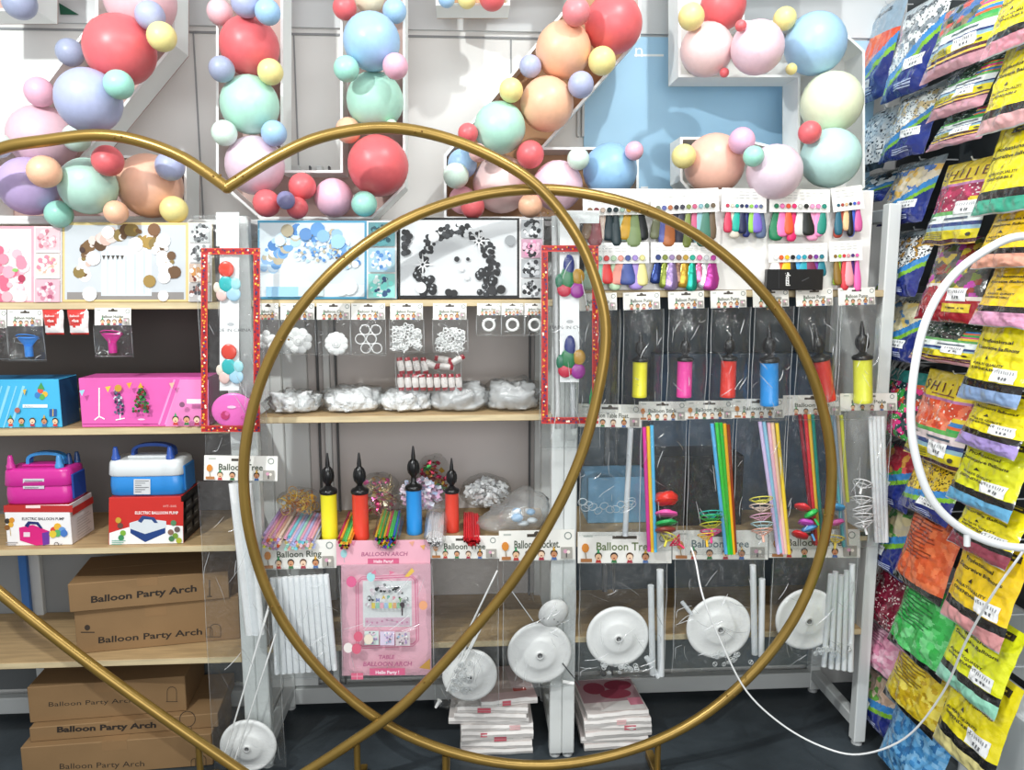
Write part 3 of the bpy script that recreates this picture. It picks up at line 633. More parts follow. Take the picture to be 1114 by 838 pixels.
def art2(m, pr):
    pr.rect(118.5, 546, 199.5, 594, '#c9312b'); pr.poly([(119, 580)] + [(119+i*8, 580-i*i*.1-7*math.sin(i*.35)) for i in range(11)] + [(199.5, 594), (119, 594)], '#f1efed')
    pr.text('HT-505', 178, 552, 3.4, '#e9b6ae', w=14); pr.text('ELECTRIC BALLOON PUMP', 147, 559.5, 4.4, '#f3e3df', w=47, bold=.03)
    pr.poly([(142, 571), (158, 566), (180, 570), (180, 580), (158, 590), (142, 580)], '#26437f'); pr.poly([(141, 569), (158, 564), (181, 567), (181, 574), (158, 581), (141, 575)], '#d6dce0'); pr.poly([(150, 567), (155, 561), (168, 563), (172, 569), (168, 569), (165, 565.5), (157, 565), (154, 569)], '#31487c')
    for (x, y, c) in ((131, 572, '#6a4a40'), (134, 580, '#7fae3e'), (132, 585, '#3f8a5a'), (129, 566, '#c8a03a'), (189, 569, '#5a8a62'), (193, 576, '#6a5a56'), (186, 579, '#8a6a5a'), (191, 583, '#7a9a3a'), (195, 588, '#a8b03a'), (187, 586, '#4a7a52')): pr.disc(x, y, 3.2, c)
    for k in range(3): pr.line([(122, 588+k*2), (137-k*2, 588+k*2)], .8, '#6fae9a')
    x = P(199.5, 570, 2.13).x; q = Pr(m, (x, 2.13, zl[2]), (1, 0, 0), uv=(V((0, 1, 0)), V((0, 0, 1))), eps=.0003)
    for k in range(3):
        for j in range(2): q.rect(.02+j*.06, .02+k*.035, .065+j*.06, .043+k*.035, '#3a3a3c'); q.rect(.025+j*.06, .028+k*.035, .05+j*.06, .031+k*.035, '#8a8886')
pumpbox(118, 541, 200, 595, 2.13, .15, '#c9312b', '#1d1b1c', art2, 'red and white pump carton under the blue electric pump')
def epump(px0, px1, pyt, pyb, Y, dep, zb, bodyc, topc, sidec, handc, nozc, label, split):
    a, c = P(px0, pyt, Y), P(px1, pyb, Y); w = c.x-a.x; h = a.z-c.z; cx = (a.x+c.x)/2; cy = Y+dep/2
    t = thing('electric_pump', label, 'balloon pump', (cx, cy, zb), 'electric balloon pumps standing on their boxes')
    def ring(z, inset, n=40):
        o = []
        for i in range(n):
            th = 2*PI*i/n; ct, st = math.cos(th), math.sin(th)
            rr = 1/((abs(ct)**7+abs(st)**7)**(1/7))
            x, y = rr*ct, rr*st
            dip = .05*max(0, 1-abs(abs(x)-.55)/.12) if y < -.9 else 0     # the two vertical flutes on the front
            o.append(V((cx+x*(w/2-inset), cy+(y+dip)*(dep/2-inset), z)))
        return o
    def shell(zs, col):
        m = MB(); vs = []; fs = []; n = 40
        for z, i in zs: vs += ring(z, i)
        for j in range(len(zs)-1):
            for k in range(n): fs.append((j*n+k, j*n+(k+1) % n, (j+1)*n+(k+1) % n, (j+1)*n+k))
        m.add(vs, fs, col, True); m.add(vs[:n], [tuple(range(n-1, -1, -1))], col); m.add(vs[-n:], [tuple(range(n))], col); return m
    zm = zb+h*split
    m = shell([(zb, .004), (zb+.004, .001), (zb+h*.5*split, 0), (zm-.002, .002), (zm, .003)], bodyc); m.build('lower_housing', 'gloss', t)
    m = shell([(zm, .001), (zm+.004, -.002), (zb+h-.008, .001), (zb+h-.003, .004), (zb+h, .009)], topc); tp = m.build('upper_housing', 'gloss', t)
    m = MB(); m.box((cx-w*.28, cy-dep*.2, zb+h), (cx+w*.3, cy+dep*.25, zb+h+.006), topc, .002); m.build('top_plate', 'gloss', tp)
    m = MB(); x1 = cx+w/2; m.box((x1-.002, cy-dep*.36, zb+.008), (x1+.004, cy+dep*.36, zb+h*.8), sidec, .003); m.build('side_grille', 'gloss', t)
    for k in range(5):
        pass
    m = MB(); pts = []; hw = w*.3
    for i in range(15): th = PI*i/14; pts.append((cx+.01-hw*math.cos(th), cy, zb+h+.004+.036*math.sin(th)**.55))
    vs = []; fs = []
    for i, p in enumerate(pts):
        th = PI*i/14; n = V((-math.cos(th), 0, math.sin(th)))
        for (dy, dn) in ((-.011, 0), (.011, 0), (.011, -.009), (-.011, -.009)): vs.append(V(p)+V((0, dy, 0))+n*dn)
    for i in range(14):
        for k in range(4): fs.append((i*4+k, i*4+(k+1) % 4, (i+1)*4+(k+1) % 4, (i+1)*4+k))
    m.add(vs, fs, handc); m.build('handle', 'gloss', t)
    for (nx, ny, nc) in ((cx-w*.4, cy-dep*.33, nozc[0]), (cx+w*.33, cy-dep*.33, nozc[1])):
        m = MB(); m.lathe([(.0115, 0), (.0115, .008), (.009, .012), (.007, .028), (.0045, .036), (.003, .036)], Matrix.Translation((nx, ny, zb+h)), nc, 14); m.build('nozzle', 'gloss', t)
    return t, a, c
zb1 = P(40, 550, 2.135).z+.001; zb2 = P(160, 541, 2.13).z+.001
t, a, c = epump(1, 77, 513, 550, 2.142, .1, zb1, '#cc2f93', '#cc2f93', '#2a4a9a', '#3a8fd0', ('#c83a94', '#4a90cc'), 'magenta electric balloon pump with blue handle on a white carton', .5)
m = MB(); pr = frontpr(m, 2.141); slab(m, pr, 25, 521, 48, 532, '#cfccd2', .0008)
for k in range(4): pr.line([(27, 523.5+k*2.4), (46-4*(k % 2), 523.5+k*2.4)], .8, '#6a6870')
m.build('rating_label', 'paper', t)
for q in range(2):
    m = MB(); m.lathe([(.009, 0), (.007, .02), (.004, .03)], Matrix.Translation((c.x-.024+.012*q, 2.2+.02*q, zb1+.1)), '#274a80', 12)
    m.build('nozzle', 'gloss', t)
t, a, c = epump(115, 199, 504, 541, 2.14, .11, zb2, '#2f86cf', '#dfe3e4', '#2a76ba', '#2b4f9e', ('#3557a8', '#3557a8'), 'blue and white electric balloon pump with dark blue handle on a red carton', .55)
m = MB(); pr = frontpr(m, 2.138); slab(m, pr, 145.5, 521.5, 163.5, 538, '#d2d4d6', .0008)
for k in range(6): pr.line([(147, 523.5+k*2.3), (162-4*(k % 3), 523.5+k*2.3)], .8, '#77787c')
m.build('rating_label', 'paper', t)
# ================================================================== kraft boxes
def kraft(pl, pr_, zb, zt, Y, ang, dep, text, label, tx, ty, tw, th, slope, icon, grp, bold=.03):
    """pl, pr_: front-left / front-right pixel columns at their mid row"""
    ym = (icon[1] if icon else ty)
    o = P(pl, ty, Y); u = V((math.cos(ang), math.sin(ang), 0)); n = V((math.sin(ang), -math.cos(ang), 0)); o.z = zb
    e2 = PP(pr_, ty, o, n); w = (e2-o).dot(u); back = -n
    m = MB(); R = Matrix.Translation(o) @ Matrix.Rotation(ang, 4, 'Z')
    m.M = R; m.box((0, 0, 0), (w, dep, zt-zb), '#8b6d4a', .002); 
    # lid flap seam and tape on the top, hand-hole on the front
    m.box((0, dep*.5-.001, zt-zb), (w, dep*.5+.001, zt-zb+.0003), '#8a6d4c'); m.box((w*.42, -.0006, (zt-zb)*.72), (w*.55, .06, zt-zb+.0004), '#8f6f4b'); m.M = None
    q = Pr(m, o, n, eps=.00015)
    q.text(text, tx, ty, th, '#2e2620', w=tw, slope=slope, bold=bold)
    if text and ty == 700:
        q.disc(95, 683, 3.2, '#3a2f26', 10); q.rect(88, 687.5, 103, 688.6, '#3a2f26')
    if icon:
        k, ix, iy, s = icon; c = '#3a2f26'
        if k == 'arch': q.line([(ix-s*.6, iy+s), (ix-s*.6, iy-s*.3)]+[(ix-s*.6*math.cos(PI*i/8), iy-s*.3-s*.6*math.sin(PI*i/8)) for i in range(9)]+[(ix+s*.6, iy+s)], .7, c); q.line([(ix-s*.75, iy+s), (ix+s*.75, iy+s)], .7, c)
        if k == 'ring': q.ring(ix, iy, s, .8, c, 20); q.line([(ix-s*.45, iy+s*.9), (ix-s*.55, iy+s*1.25)], .7, c); q.line([(ix+s*.45, iy+s*.9), (ix+s*.55, iy+s*1.25)], .7, c)
        if k == 'two': q.line([(ix-s, iy+s), (ix-s, iy)]+[(ix-s*.5-s*.5*math.cos(PI*i/8), iy-s*.5*math.sin(PI*i/8)) for i in range(9)]+[(ix, iy+s)], .7, c); q.line([(ix-s*.3, iy+s), (ix-s*.3, iy-s*.4)]+[(ix+s*.5-s*.8*math.cos(PI*i/8), iy-s*.4-s*.6*math.sin(PI*i/8)) for i in range(9)]+[(ix+s*1.3, iy+s), (ix-s, iy+s)], .7, c)
        if k == 'pole': q.line([(ix, iy-s), (ix, iy+s)], 1.2, c); q.line([(ix-s*.3, iy+s), (ix+s*.3, iy+s)], 1.2, c)
    return tag(m.build('kraft_box', 'kraft', origin=tuple(o)), label, 'box', grp), q, m
g1 = 'kraft cartons on the lower shelf'; g2 = 'kraft cartons stacked near the floor'
zk = zl[3]+e
z_a = P(100, 664, 2.15).z
kraft(83, 262, zk, z_a, 2.15, math.radians(9), .2, 'Balloon Party Arch', 'kraft arch carton with a printed logo, under another on the lower shelf', 107, 700, 113, 9.5, -.085, ('two', 231, 686, 7), g1, .02)
kraft(75, 250, z_a+e, P(80, 636, 2.135).z, 2.135, math.radians(10), .22, 'Balloon Party Arch', 'kraft arch carton topmost of two on the lower shelf', 99, 656, 115, 10, -.11, ('pole', 228, 640, 9), g1, .03)
zf0 = .001
z1 = P(60, 806, 2.13).z
z2 = P(60, 776, 2.2).z
kraft(24, 232, zf0, z1, 2.10, math.radians(4), .25, 'Balloon Party Arch', 'kraft arch carton at the bottom of the floor stack', 65, 837, 92, 8.5, -.035, ('two', 215, 829, 7), g2, .0)
kraft(32, 238, z1+e, z2, 2.125, math.radians(5), .24, 'Balloon Party Arch', 'kraft arch carton with bold lettering in the middle of the floor stack', 62, 797, 108, 8.5, -.05, ('ring', 204, 782.5, 8.5), g2, .04)
kraft(31, 203, z2+e, P(40, 750, 2.14).z, 2.15, math.radians(5), .22, 'Balloon Party Arch', 'kraft arch carton with thin lettering on top of the floor stack', 53, 769, 92, 7, -.05, ('arch', 187, 755, 8.5), g2, .0)
# ================================================================== hand pumps
_pump = {}
def hand_pump(loc, col, label, scale=1.0, tilt=0, neck=0.0, grp=None, fat=1.0):
    t = thing('hand_pump', label, 'hand pump', loc, grp)
    m = MB(); T = Matrix.Identity(4)
    m.lathe([(.0225, 0), (.0232, .004), (.0232, .012), (.0226, .014), (.0226, .13), (.0234, .133)], T, col, 24); parts = [('barrel', m)]
    m = MB(); m.lathe([(.0245, .133), (.0255, .136), (.0255, .142), (.022, .146), (.014, .149), (.0085, .155), (.0075, .155+neck)], T, '#1c1c1d', 24); parts.append(('collar', m))
    m = MB(); b0 = .155+neck
    m.lathe([(.0075, b0), (.008, b0+.004), (.0142, b0+.013), (.0168, b0+.026), (.0158, b0+.038), (.012, b0+.049), (.0068, b0+.055)], T, '#161617', 20)
    for k in range(8): a = 2*PI*k/8; m.tube([((r+.0004)*math.cos(a), (r+.0004)*math.sin(a), b0+h) for r, h in ((.0138, .012), (.0168, .026), (.0158, .038), (.0118, .049))], .0011, '#1f1f20', 5)
    parts.append(('grip_bulb', m))
    m = MB(); m.lathe([(.0066, b0+.055), (.006, b0+.066), (.0035, b0+.086), (.0022, b0+.094)], T, '#1b1b1c', 14); parts.append(('nozzle', m))
    for n, m in parts:
        WL[t.name] = V((0, 0, 0)); m.build(n, 'gloss', t)
    t.scale = (scale*fat, scale*fat, scale); t.rotation_euler = (0, tilt, 0)
    return t
gp = 'balloon hand pumps standing on the middle shelf'
for (px, pyb, col, lab, neck, h) in ((359, 586, '#f3e934', 'yellow hand pump with black nozzle standing beside a pastel straw bundle', 0, 97), (393, 586, '#e64a38', 'red hand pump standing between the yellow pump and green straws', 0, 97), (451, 580, '#2f93e0', 'blue hand pump with raised nozzle standing on the middle shelf', .014, 98), (492, 578, '#dd4a3a', 'red hand pump standing between white and red straw bundles', 0, 82)):
    z = zc[2]+.001; Y = PZ(px, pyb, z).y; Y = max(Y, F+.03); p = P(px, pyb, Y); p.z = z
    s = h*SC(px, pyb-40, Y)/(.249+neck); hand_pump(p, col, lab, s, 0, neck, gp)
# ================================================================== pump packs hanging from the third rack
def pack(label, cat, x0, x1, Y, grp=None, py=400, name='hanging_pack'):
    p = P((x0+x1)/2, py, Y); return thing(name, label, cat, p, grp)
HP = [(630, 671, None, 0, 'clear pack hanging beside the red bordered package, holding a green funnel'), (678, 718, '#f3ea3a', 695.5, 'clear pump pack holding the yellow pump next to the pink one'), (727, 766, '#ee4aa4', 744, 'clear pump pack holding the only pink pump'), (773, 812, '#dd3a30', 791.5, 'clear pump pack holding the red pump between pink and blue'),
      (819, 858, '#2f93e0', 835, 'clear pump pack holding the only blue hanging pump'), (866, 906, '#d83a34', 893, 'clear pump pack with red pump beside the rack edge, crossed by the gold circle'), (912, 952, '#eef04e', 936, 'clear pump pack holding the yellow pump nearest the rack post')]
PL = [None, 'yellow hand pump hanging in a clear pack between gold circle and pink pump', 'hot pink hand pump hanging in a clear pack', 'red hand pump hanging upright between the pink and blue pumps', 'bright blue hand pump hanging in a clear pack', 'red hand pump hanging tilted against the gold circle', 'lemon yellow hand pump hanging nearest the rack post']
for i, (x0, x1, col, pxp, lab) in enumerate(HP):
    dy = -(i)*1.0
    t = pack(lab, 'pack', x0, x1, 2.085, 'balloon pump packs'); m = MB()
    header(m, 2.088, x0, 319+dy, x1, 338+dy, 'Balloon Pump', tsize=.28, dot=False, rot=-.03); m.build('header_card', 'paper', t)
    film(x0-1, 337+dy, x1+3, (450 if i < 4 else 460)+dy*.5, 2.06, .084, t, i, .005)
    if col:
        top, bot = (359+dy, 432) if i < 6 else (352, 438)
        if i == 4: bot = 441
        if i == 5: bot = 436
        tl_ = {4: -.05, 5: -.22, 6: -.08}.get(i, 0)
        z = P(pxp, bot, 2.062).z; s = (bot-top)*SC(pxp, 400, 2.062)/.249*(1.04 if i > 3 else 1)
        xb = pxp + (7 if i == 5 else 3 if i == 6 else 2 if i == 4 else 0)
        hand_pump(P(xb, bot, 2.062), col, PL[i], s*.97, tl_, 0, 'balloon hand pumps hanging in packs', 1.2)
m = MB(); p = P(646, 440, 2.06); m.lathe([(.001, .09), (.004, .06), (.013, .02), (.013, 0)], Matrix.Translation(p), '#2faa62', 16)
tag(m.build('funnel', 'gloss'), 'green plastic funnel hanging in a clear pack beside the red bordered strip', 'funnel')
# price rail the packs hang from
for (y, lab) in ((443, 'second'), (586, 'third')):
    a = P(632, y+2, F-.006); c = P(944, y-2, F-.006)
    m = MB(); m.box((a.x, F-.004, a.z-.006), (c.x, F-.0005, a.z+.006), '#2b3035', .001); m.build('hanging_rail', 'metal', tr)
# ================================================================== small packs under the top shelf
def small(x0, x1, y1, y2, name, label, title, grp='small header packs under the top shelf', y0=330, Yc=2.088, thumb=True):
    t = pack(label, 'pack', x0, x1, Yc, grp, 355); m = MB(); header(m, Yc+.006, x0, y0, x1, y1, title, tsize=.24, dot=False, thumb=thumb); m.build('header_card', 'paper', t)
    film(x0-.5, y1-1, x1+2, y2, Yc-.014, .03, t, int(x0), .004, nx=9, ny=9); return t
def inside(m, name, label, cat, mt='milky', grp=None): return tag(m.build(name, mt), label, cat, grp)
Yi = 2.074
small(-24, 7, 357, 391, 'pack', 'dark pack cut off by the picture edge under the top shelf', 'Balloon Holder', y0=337)
m = MB(); m.lathe([(.012, 0), (.012, .03), (.03, .05)], Matrix.Translation(P(-8, 386, Yi)), '#8a4a5a', 16, flat=.4); inside(m, 'funnel', 'dull maroon funnel in the pack cut off by the picture edge', 'funnel', 'frost')
def funnel(px, py, col, lab):
    p = P(px, py, Yi); t = thing('funnel', lab, 'funnel', p, 'plastic balloon funnels'); s = SC(px, py, Yi)
    m = MB(); m.lathe([(4.4*s, 0), (4.4*s, 11*s), (4.6*s, 12*s)], Matrix.Translation(p), col, 18); m.build('spout', 'gloss', t)
    m = MB(); m.lathe([(4.6*s, 12*s), (7*s, 15*s), (11*s, 20*s), (11.5*s, 22*s), (11*s, 22*s), (6.5*s, 15.5*s)], Matrix.Translation(p), col, 22, flat=.32); m.torus(p+V((0, 0, 22*s)), 11.2*s, .6*s, (0, .35, 1), col); m.build('cup', 'frost', t)
small(8, 46.5, 355, 392, '', 'clear pack with a blue funnel under the top shelf', 'Balloon Holder', y0=337); funnel(32, 388, '#2f82d8', 'blue plastic funnel in a clear pack beside the glue sachets')
small(103, 142.5, 354, 388, '', 'clear pack with a magenta funnel under the top shelf', 'Balloon Holder', y0=335); funnel(123, 384, '#d0268f', 'magenta plastic funnel in a clear pack')
for (x0, x1, lab) in ((46, 71, 'red and white glue sachet hanging next to the blue funnel pack'), (73, 98, 'red and white glue sachet hanging by itself before the magenta funnel pack')):
    m = MB(); a, c = P(x0, 337, 2.085), P(x1, 364, 2.085)
    for sg in (-1, 1):
        m.grid(lambda u, v: V((a.x+(c.x-a.x)*(u if v < .3 else .5+(u-.5)*(1-.12*math.sin((v-.3)*PI))), 2.085+sg*(.011*math.sin(PI*u)**.6*math.sin(PI*v)**.6), a.z+(c.z-a.z)*v)), 12, 14,
           lambda u, v: '#c8342e' if (v > .92 or v < .62-.25*u*u*1.2 + .12*math.sin(u*3) and u < .9-.3*v) else '#ece6e4')
    pr = frontpr(m, 2.071, eps=.0002); pr.text('Balloon', x0+3, 345, 3.4, '#f4dcd8', bold=.02); pr.text('glue', x0+5, 350.5, 4.6, '#f4e6e2', bold=.03)
    tag(m.build('glue_sachet', 'bagfilm'), lab, 'sachet', 'balloon glue sachets')
def flower(px, py, r, n, lab, col='#eeeeec'):
    c = P(px, py, Yi); s = SC(px, py, Yi); m = MB()
    for k in range(n):
        a = 2*PI*k/n+.3; m.ball(c+V((math.cos(a)*r*.62*s, 0, math.sin(a)*r*.62*s)), (r*.4*s, .005, r*.4*s), col, 12, 6)
    m.ball(c+V((0, -.002, 0)), (r*.45*s, .006, r*.45*s), col, 12, 6); m.torus(c+V((0, -.006, 0)), r*.16*s, .002, (0, 1, 0), '#d4d4d2', 14)
    inside(m, 'flower_clip', lab, 'balloon clip', 'milky', 'white balloon clips in packs')
small(280, 303, 348, 385, '', 'clear pack with half hidden white clip beside the red bordered strip', 'Balloon Clip'); flower(290, 370, 11, 5, 'white clip half hidden by the red bordered strip')
small(305, 342, 348, 386, '', 'clear pack holding an eight petal flower clip, crossed by the heart tube', 'Balloon Clip'); flower(325, 371, 15, 8, 'white eight petal flower clip next to the heart tube')
small(344.5, 381, 348, 386, '', 'clear pack with the smaller flower clip, under the blue kit box', 'Balloon Clip'); flower(366, 374, 13, 10, 'white small flower clip in the pack next to the six rings')
small(382, 419, 348, 386, '', 'clear pack with six thin rings under the top shelf', 'Balloon Ring')
for k, (x, y) in enumerate(((397, 359), (409, 359), (392, 369), (404, 369), (398, 379), (410, 379))):
    m = MB(); m.torus(P(x, y, Yi), 5.4*SC(x, y, Yi), .0014, (0, 1, 0), '#f1f1ef', 22); inside(m, 'ring_clip', 'thin white ring in the pack of six under the top shelf', 'ring', 'milky', 'six thin rings in one pack')
def pile(x0, y0, x1, y1, n, lab, col='#f0f0ee', seed=1, name='clip_pile'):
    r = random.Random(seed); m = MB()
    for _ in range(n):
        x = r.uniform(x0, x1); y = y1-(y1-y0)*(r.random()**1.2)*(1-.35*abs((x-x0)/(x1-x0)-.5)); p = P(x, y, Yi+r.uniform(-.006, .006))
        R = Matrix.Translation(p) @ Matrix.Rotation(r.uniform(0, 6), 4, 'Y') @ Matrix.Rotation(r.uniform(-.8, .8), 4, 'X'); m.M = R
        m.torus((0, 0, 0), .0055, .0016, (0, 1, 0), col, 9, 4); m.box((-.001, -.001, .004), (.001, .001, .011), col); m.M = None
    tag(m.build(name, 'milky'), lab, 'clips', kind='stuff')
small(424.5, 460, 348, 383, '', 'clear pack full of squarish white clips beside the six rings', 'Balloon Flower'); pile(428, 353, 457, 380, 110, 'heap of squarish white clips in the fuller pack', seed=4)
small(471, 507.5, 348, 383, '', 'clear pack with a loose white clip heap, alone between gaps', 'Balloon Flower'); pile(476, 357, 504, 381, 90, 'heap of loose white clips in the pack beside the tape rings', seed=5)
for k, (x0, x1, lab, l2) in enumerate(((519, 544.5, 'tape ring pack first of three', 'white tape ring in the first of three packs'), (545.5, 569.5, 'tape ring pack in the middle of three', 'white tape ring in the middle of three packs'), (570.5, 593, 'tape ring pack next to the red bordered package', 'white tape ring beside the red bordered package'))):
    small(x0, x1, 343, 365, '', 'small clear '+lab, 'Balloon Glue'); c = P((x0+x1)/2, 353.5, Yi); s = SC(530, 354, Yi); m = MB()
    m.lathe([(4.6*s, -.004), (7.3*s, -.004), (7.5*s, -.003), (7.5*s, .003), (7.3*s, .004), (4.6*s, .004), (4.6*s, -.004)], Matrix.Translation(c) @ Matrix.Rotation(PI/2, 4, 'X'), '#ecebe6', 26, caps=False); inside(m, 'tape_ring', l2, 'tape', 'milky', 'white tape rings')
# sachet bundle propped under the clip packs
cols = [(433+k*8.2, 404, -10) for k in range(5)]
n0 = 0
t = thing('sachet_bundle_bag', 'clear bag for a bundle of red and white sachets above the white bags', 'bag', P(467, 428, 2.16))
film(430, 384, 503, 427, 2.165, .07, t, 77, .006)
LS = [(436+k*8.6, 398, .18) for k in range(4)] + [(436+k*7.9, 416, .1) for k in range(9)] + [(468, 396, 1.1), (482, 391, 1.4), (484, 399, 1.45), (497, 392, 2.1)]
for k, (x, y, a) in enumerate(LS):
    c = P(x, y, 2.165); m = MB(); m.M = Matrix.Translation(c) @ Matrix.Rotation(-a, 4, 'Y')
    for sg in (-1, 1): m.grid(lambda u, v: V((.0095*(2*u-1)*(1-.25*abs(2*v-1)), sg*.007*math.sin(PI*u)*math.sin(PI*v)**.7, .024*(2*v-1))), 8, 10, lambda u, v: '#a82e3a' if (v < .2 or v > .8) else '#efe7e2')
    m.M = None
    tag(m.build('sachet', 'bagfilm'), 'small white sachet with red ends in the clear bundle bag', 'sachet', 'bundled red and white sachets')
# clear bags lying on the centre shelf
def blobbag(x0, x1, y0, y1, label, seed, white=True, dep=.16, Y=2.13):
    z = zc[1]+.001; x0 -= 3; x1 += 3; p = P((x0+x1)/2, y1, Y); a, c = P(x0, y0, Y), P(x1, y1, Y); w = c.x-a.x; h = a.z-z
    t = thing('clear_bag', label, 'bag', (p.x, Y+dep/2, z), 'bags lying on the shelf under the clip packs')
    def shape(k, amp, sd):
        m = MB()
        def g(u, v):
            th = 2*PI*u; ph = PI*v; ct, st = math.cos(th), math.sin(th); sp = math.sin(ph)**.6
            q = V((ct*sp*w/2*k, st*sp*dep/2*k, max(0, (.62-.62*math.cos(ph))-.24)*h*k))
            n = noise.noise(q*38+V((sd*5.3, sd, 0)))*amp + noise.noise(q*90+V((sd, 0, 9)))*amp*.5
            z2 = max(0, q.z+n*.7*min(1, q.z/.01))
            return V((p.x+q.x+n*ct, Y+dep/2+q.y+n*st, z+z2+.001*(1-k)*20*0+(.004 if k < .9 else 0)))
        m.grid(g, 44, 18, '#eff0f0'); return m
    shape(.86, .022, seed+40).build('contents', 'crinkle' if white else 'crumple', t)
    shape(1.04, .012, seed).build('bag', 'clear', t)
blobbag(284, 347, 431, 455, 'crumpled clear bag at the shelf end beside the red bordered strip', 1)
blobbag(345, 414, 425, 453, 'white filled bag between crumpled bag and row middle, below the flower clips', 2)
blobbag(411, 468, 427, 452, 'white filled bag lying below the sachet bundle', 3, dep=.14)
blobbag(465, 533, 421, 450, 'clear bag of transparent cups below the sachet bundle end', 4, False)
blobbag(529, 592, 417, 448, 'clear bag of transparent clips beside the second red bordered strip', 5, False)
# ================================================================== red bordered hanging packages
def bordered(x0, y0, x1, y1, Y, label, clusters, lower):
    t = thing('bordered_package', label, 'package', P((x0+x1)/2, y1, Y), 'red bordered hanging packages')
    m = MB(); pr = frontpr(m, Y-.011); w = 7; r = random.Random(int(x0))
    X = (lambda y: 0)
    for (a, b, c, d) in ((x0, y0, x1, y0+w), (x0, y1-w, x1, y1), (x0, y0+w, x0+w, y1-w), (x1-w, y0+w, x1, y1-w)):
        slab(m, pr, a, b, c, d, '#a81f24', .0006)
        for (k0, k1, k2, k3) in ((a, b, c, b+1), (a, d-1, c, d), (a, b, a+1, d), (c-1, b, c, d)): pr.rect(k0, k1, k2, k3, '#c8423a')
        L = max(c-a, d-b); nn = int(L/2.3)
        pr.k += 1
        for k in range(nn):
            f = (k+.5)/nn; x = a+(c-a)*(f if c-a > d-b else .5)+r.uniform(-2.2, 2.2)*(1 if d-b > c-a else .4); y = b+(d-b)*(f if d-b >= c-a else .5)+r.uniform(-2.2, 2.2)*(1 if c-a > d-b else .4)
            pr.disc(max(a+1.4, min(c-1.4, x)), max(b+1.4, min(d-1.4, y)), r.uniform(.8, 1.35), r.choice(['#e7b23a', '#e0a040', '#3a3a78', '#e08a2e', '#f3e6cf', '#4a2a4a', '#2f2a5a', '#7a2a3a']), 6, lift=False)
    m.build('border', 'paper', t)
    m = MB(); pr = frontpr(m, Y); slab(m, pr, x0+20, y0-30, x0+41, y1-45, '#f2f3f3', .001); pr.text('MADE IN CHINA', (x0+x1)/2, y0+91, 5, '#48484a', w=44, align='c'); pr.disc((x0+x1)/2, y0+83, 4, '#b9babc', 10, 2)
    m.build('backing_card', 'paper', t)
    for (cx, cy, cl) in clusters:
        for (dx, dy, rr, ry, c) in cl:
            m = MB(); s = SC(cx, cy, Y); m.ball(P(cx+dx, cy+dy, Y-.004-.0006*(ry if dy > 0 else 9)), (rr*s, .0035, ry*s), c, 16, 8); m.build('balloon', 'gloss', t)
    film(x0-2, y0-36, x1+4, y1+28, Y, .03, t, int(x0)+5, .004, nx=8, ny=30)
    lower(t)
CA = [(0, -16, 8.5, 9, '#d8402e'), (-5, 12, 6, 7, '#e9c3bb'), (8, 11, 8, 8, '#a8cfe4'), (10, 0, 6, 7, '#9fd6de'), (-10, 4, 4, 6, '#e9d9c8'), (0, 0, 8, 9, '#2fb2b4')]
CB = [(0, -14, 6, 12, '#1f2c72'), (-10, 3, 5, 8, '#1f6a4e'), (10, -2, 7, 8.5, '#b08428'), (-5, 12, 8, 8, '#c0203f'), (9, 13, 8, 8.5, '#942a8e'), (-2, 0, 8, 12, '#0c6e3c')]
def lowA(t):
    m = MB(); s = SC(250, 445, 2.05); m.ball(P(254, 447, 2.052), (24*s, .006, 20*s), '#ee6cc0', 26, 12); m.build('pink_balloon', 'gloss', t)
    m = MB(); pr = frontpr(m, 2.0445); pr.disc(245, 452, 5, '#c02f6a', 9); pr.disc(247, 450, 2.5, '#e060a0', 7); pr.disc(252, 443, 5, '#f3cfe6', 10, 1.6)
    for k in range(2): pr.text('L' if k else 'C', 262+6*k, 456, 5, '#c0407a')
    m.build('rose_print', 'paper', t)
bordered(219, 270, 283, 470, 2.055, 'red bordered clear package with a round pink balloon hanging on the rack post', [(246, 309, CA), (249, 399, CA)], lowA)
bordered(589, 267, 651, 461, 2.055, 'red bordered clear package with two dark balloon clusters hanging between racks', [(619, 303, CB), (620, 391, CB)], lambda t: None)
# plastic poles showing inside the second package
for k, (x, c) in enumerate(((603, '#d4d5d4'), (620, '#c3c6c8'))):
    p0, p1 = P(x, 235, 2.075), P(x+4, 466, 2.075); m = MB(); m.tube([p0, p1], .0085, c, 12); tag(m.build('plastic_pole', 'frost'), ['pale grey plastic pole behind the border of the second red package', 'grey plastic pole in the middle of the second red package'][k], 'pole')
for (x0, y0, x1, y1, lab) in ((235, 231, 260, 268, 'white card flap folded over the post top above the first red package'), (612, 229, 652, 243, 'clear white flap above the second red bordered package')):
    m = MB(); pr = frontpr(m, 2.066); slab(m, pr, x0, y0, x1, y1, '#eef0ef', .002); tag(m.build('hanging_flap', 'paper'), lab, 'flap')
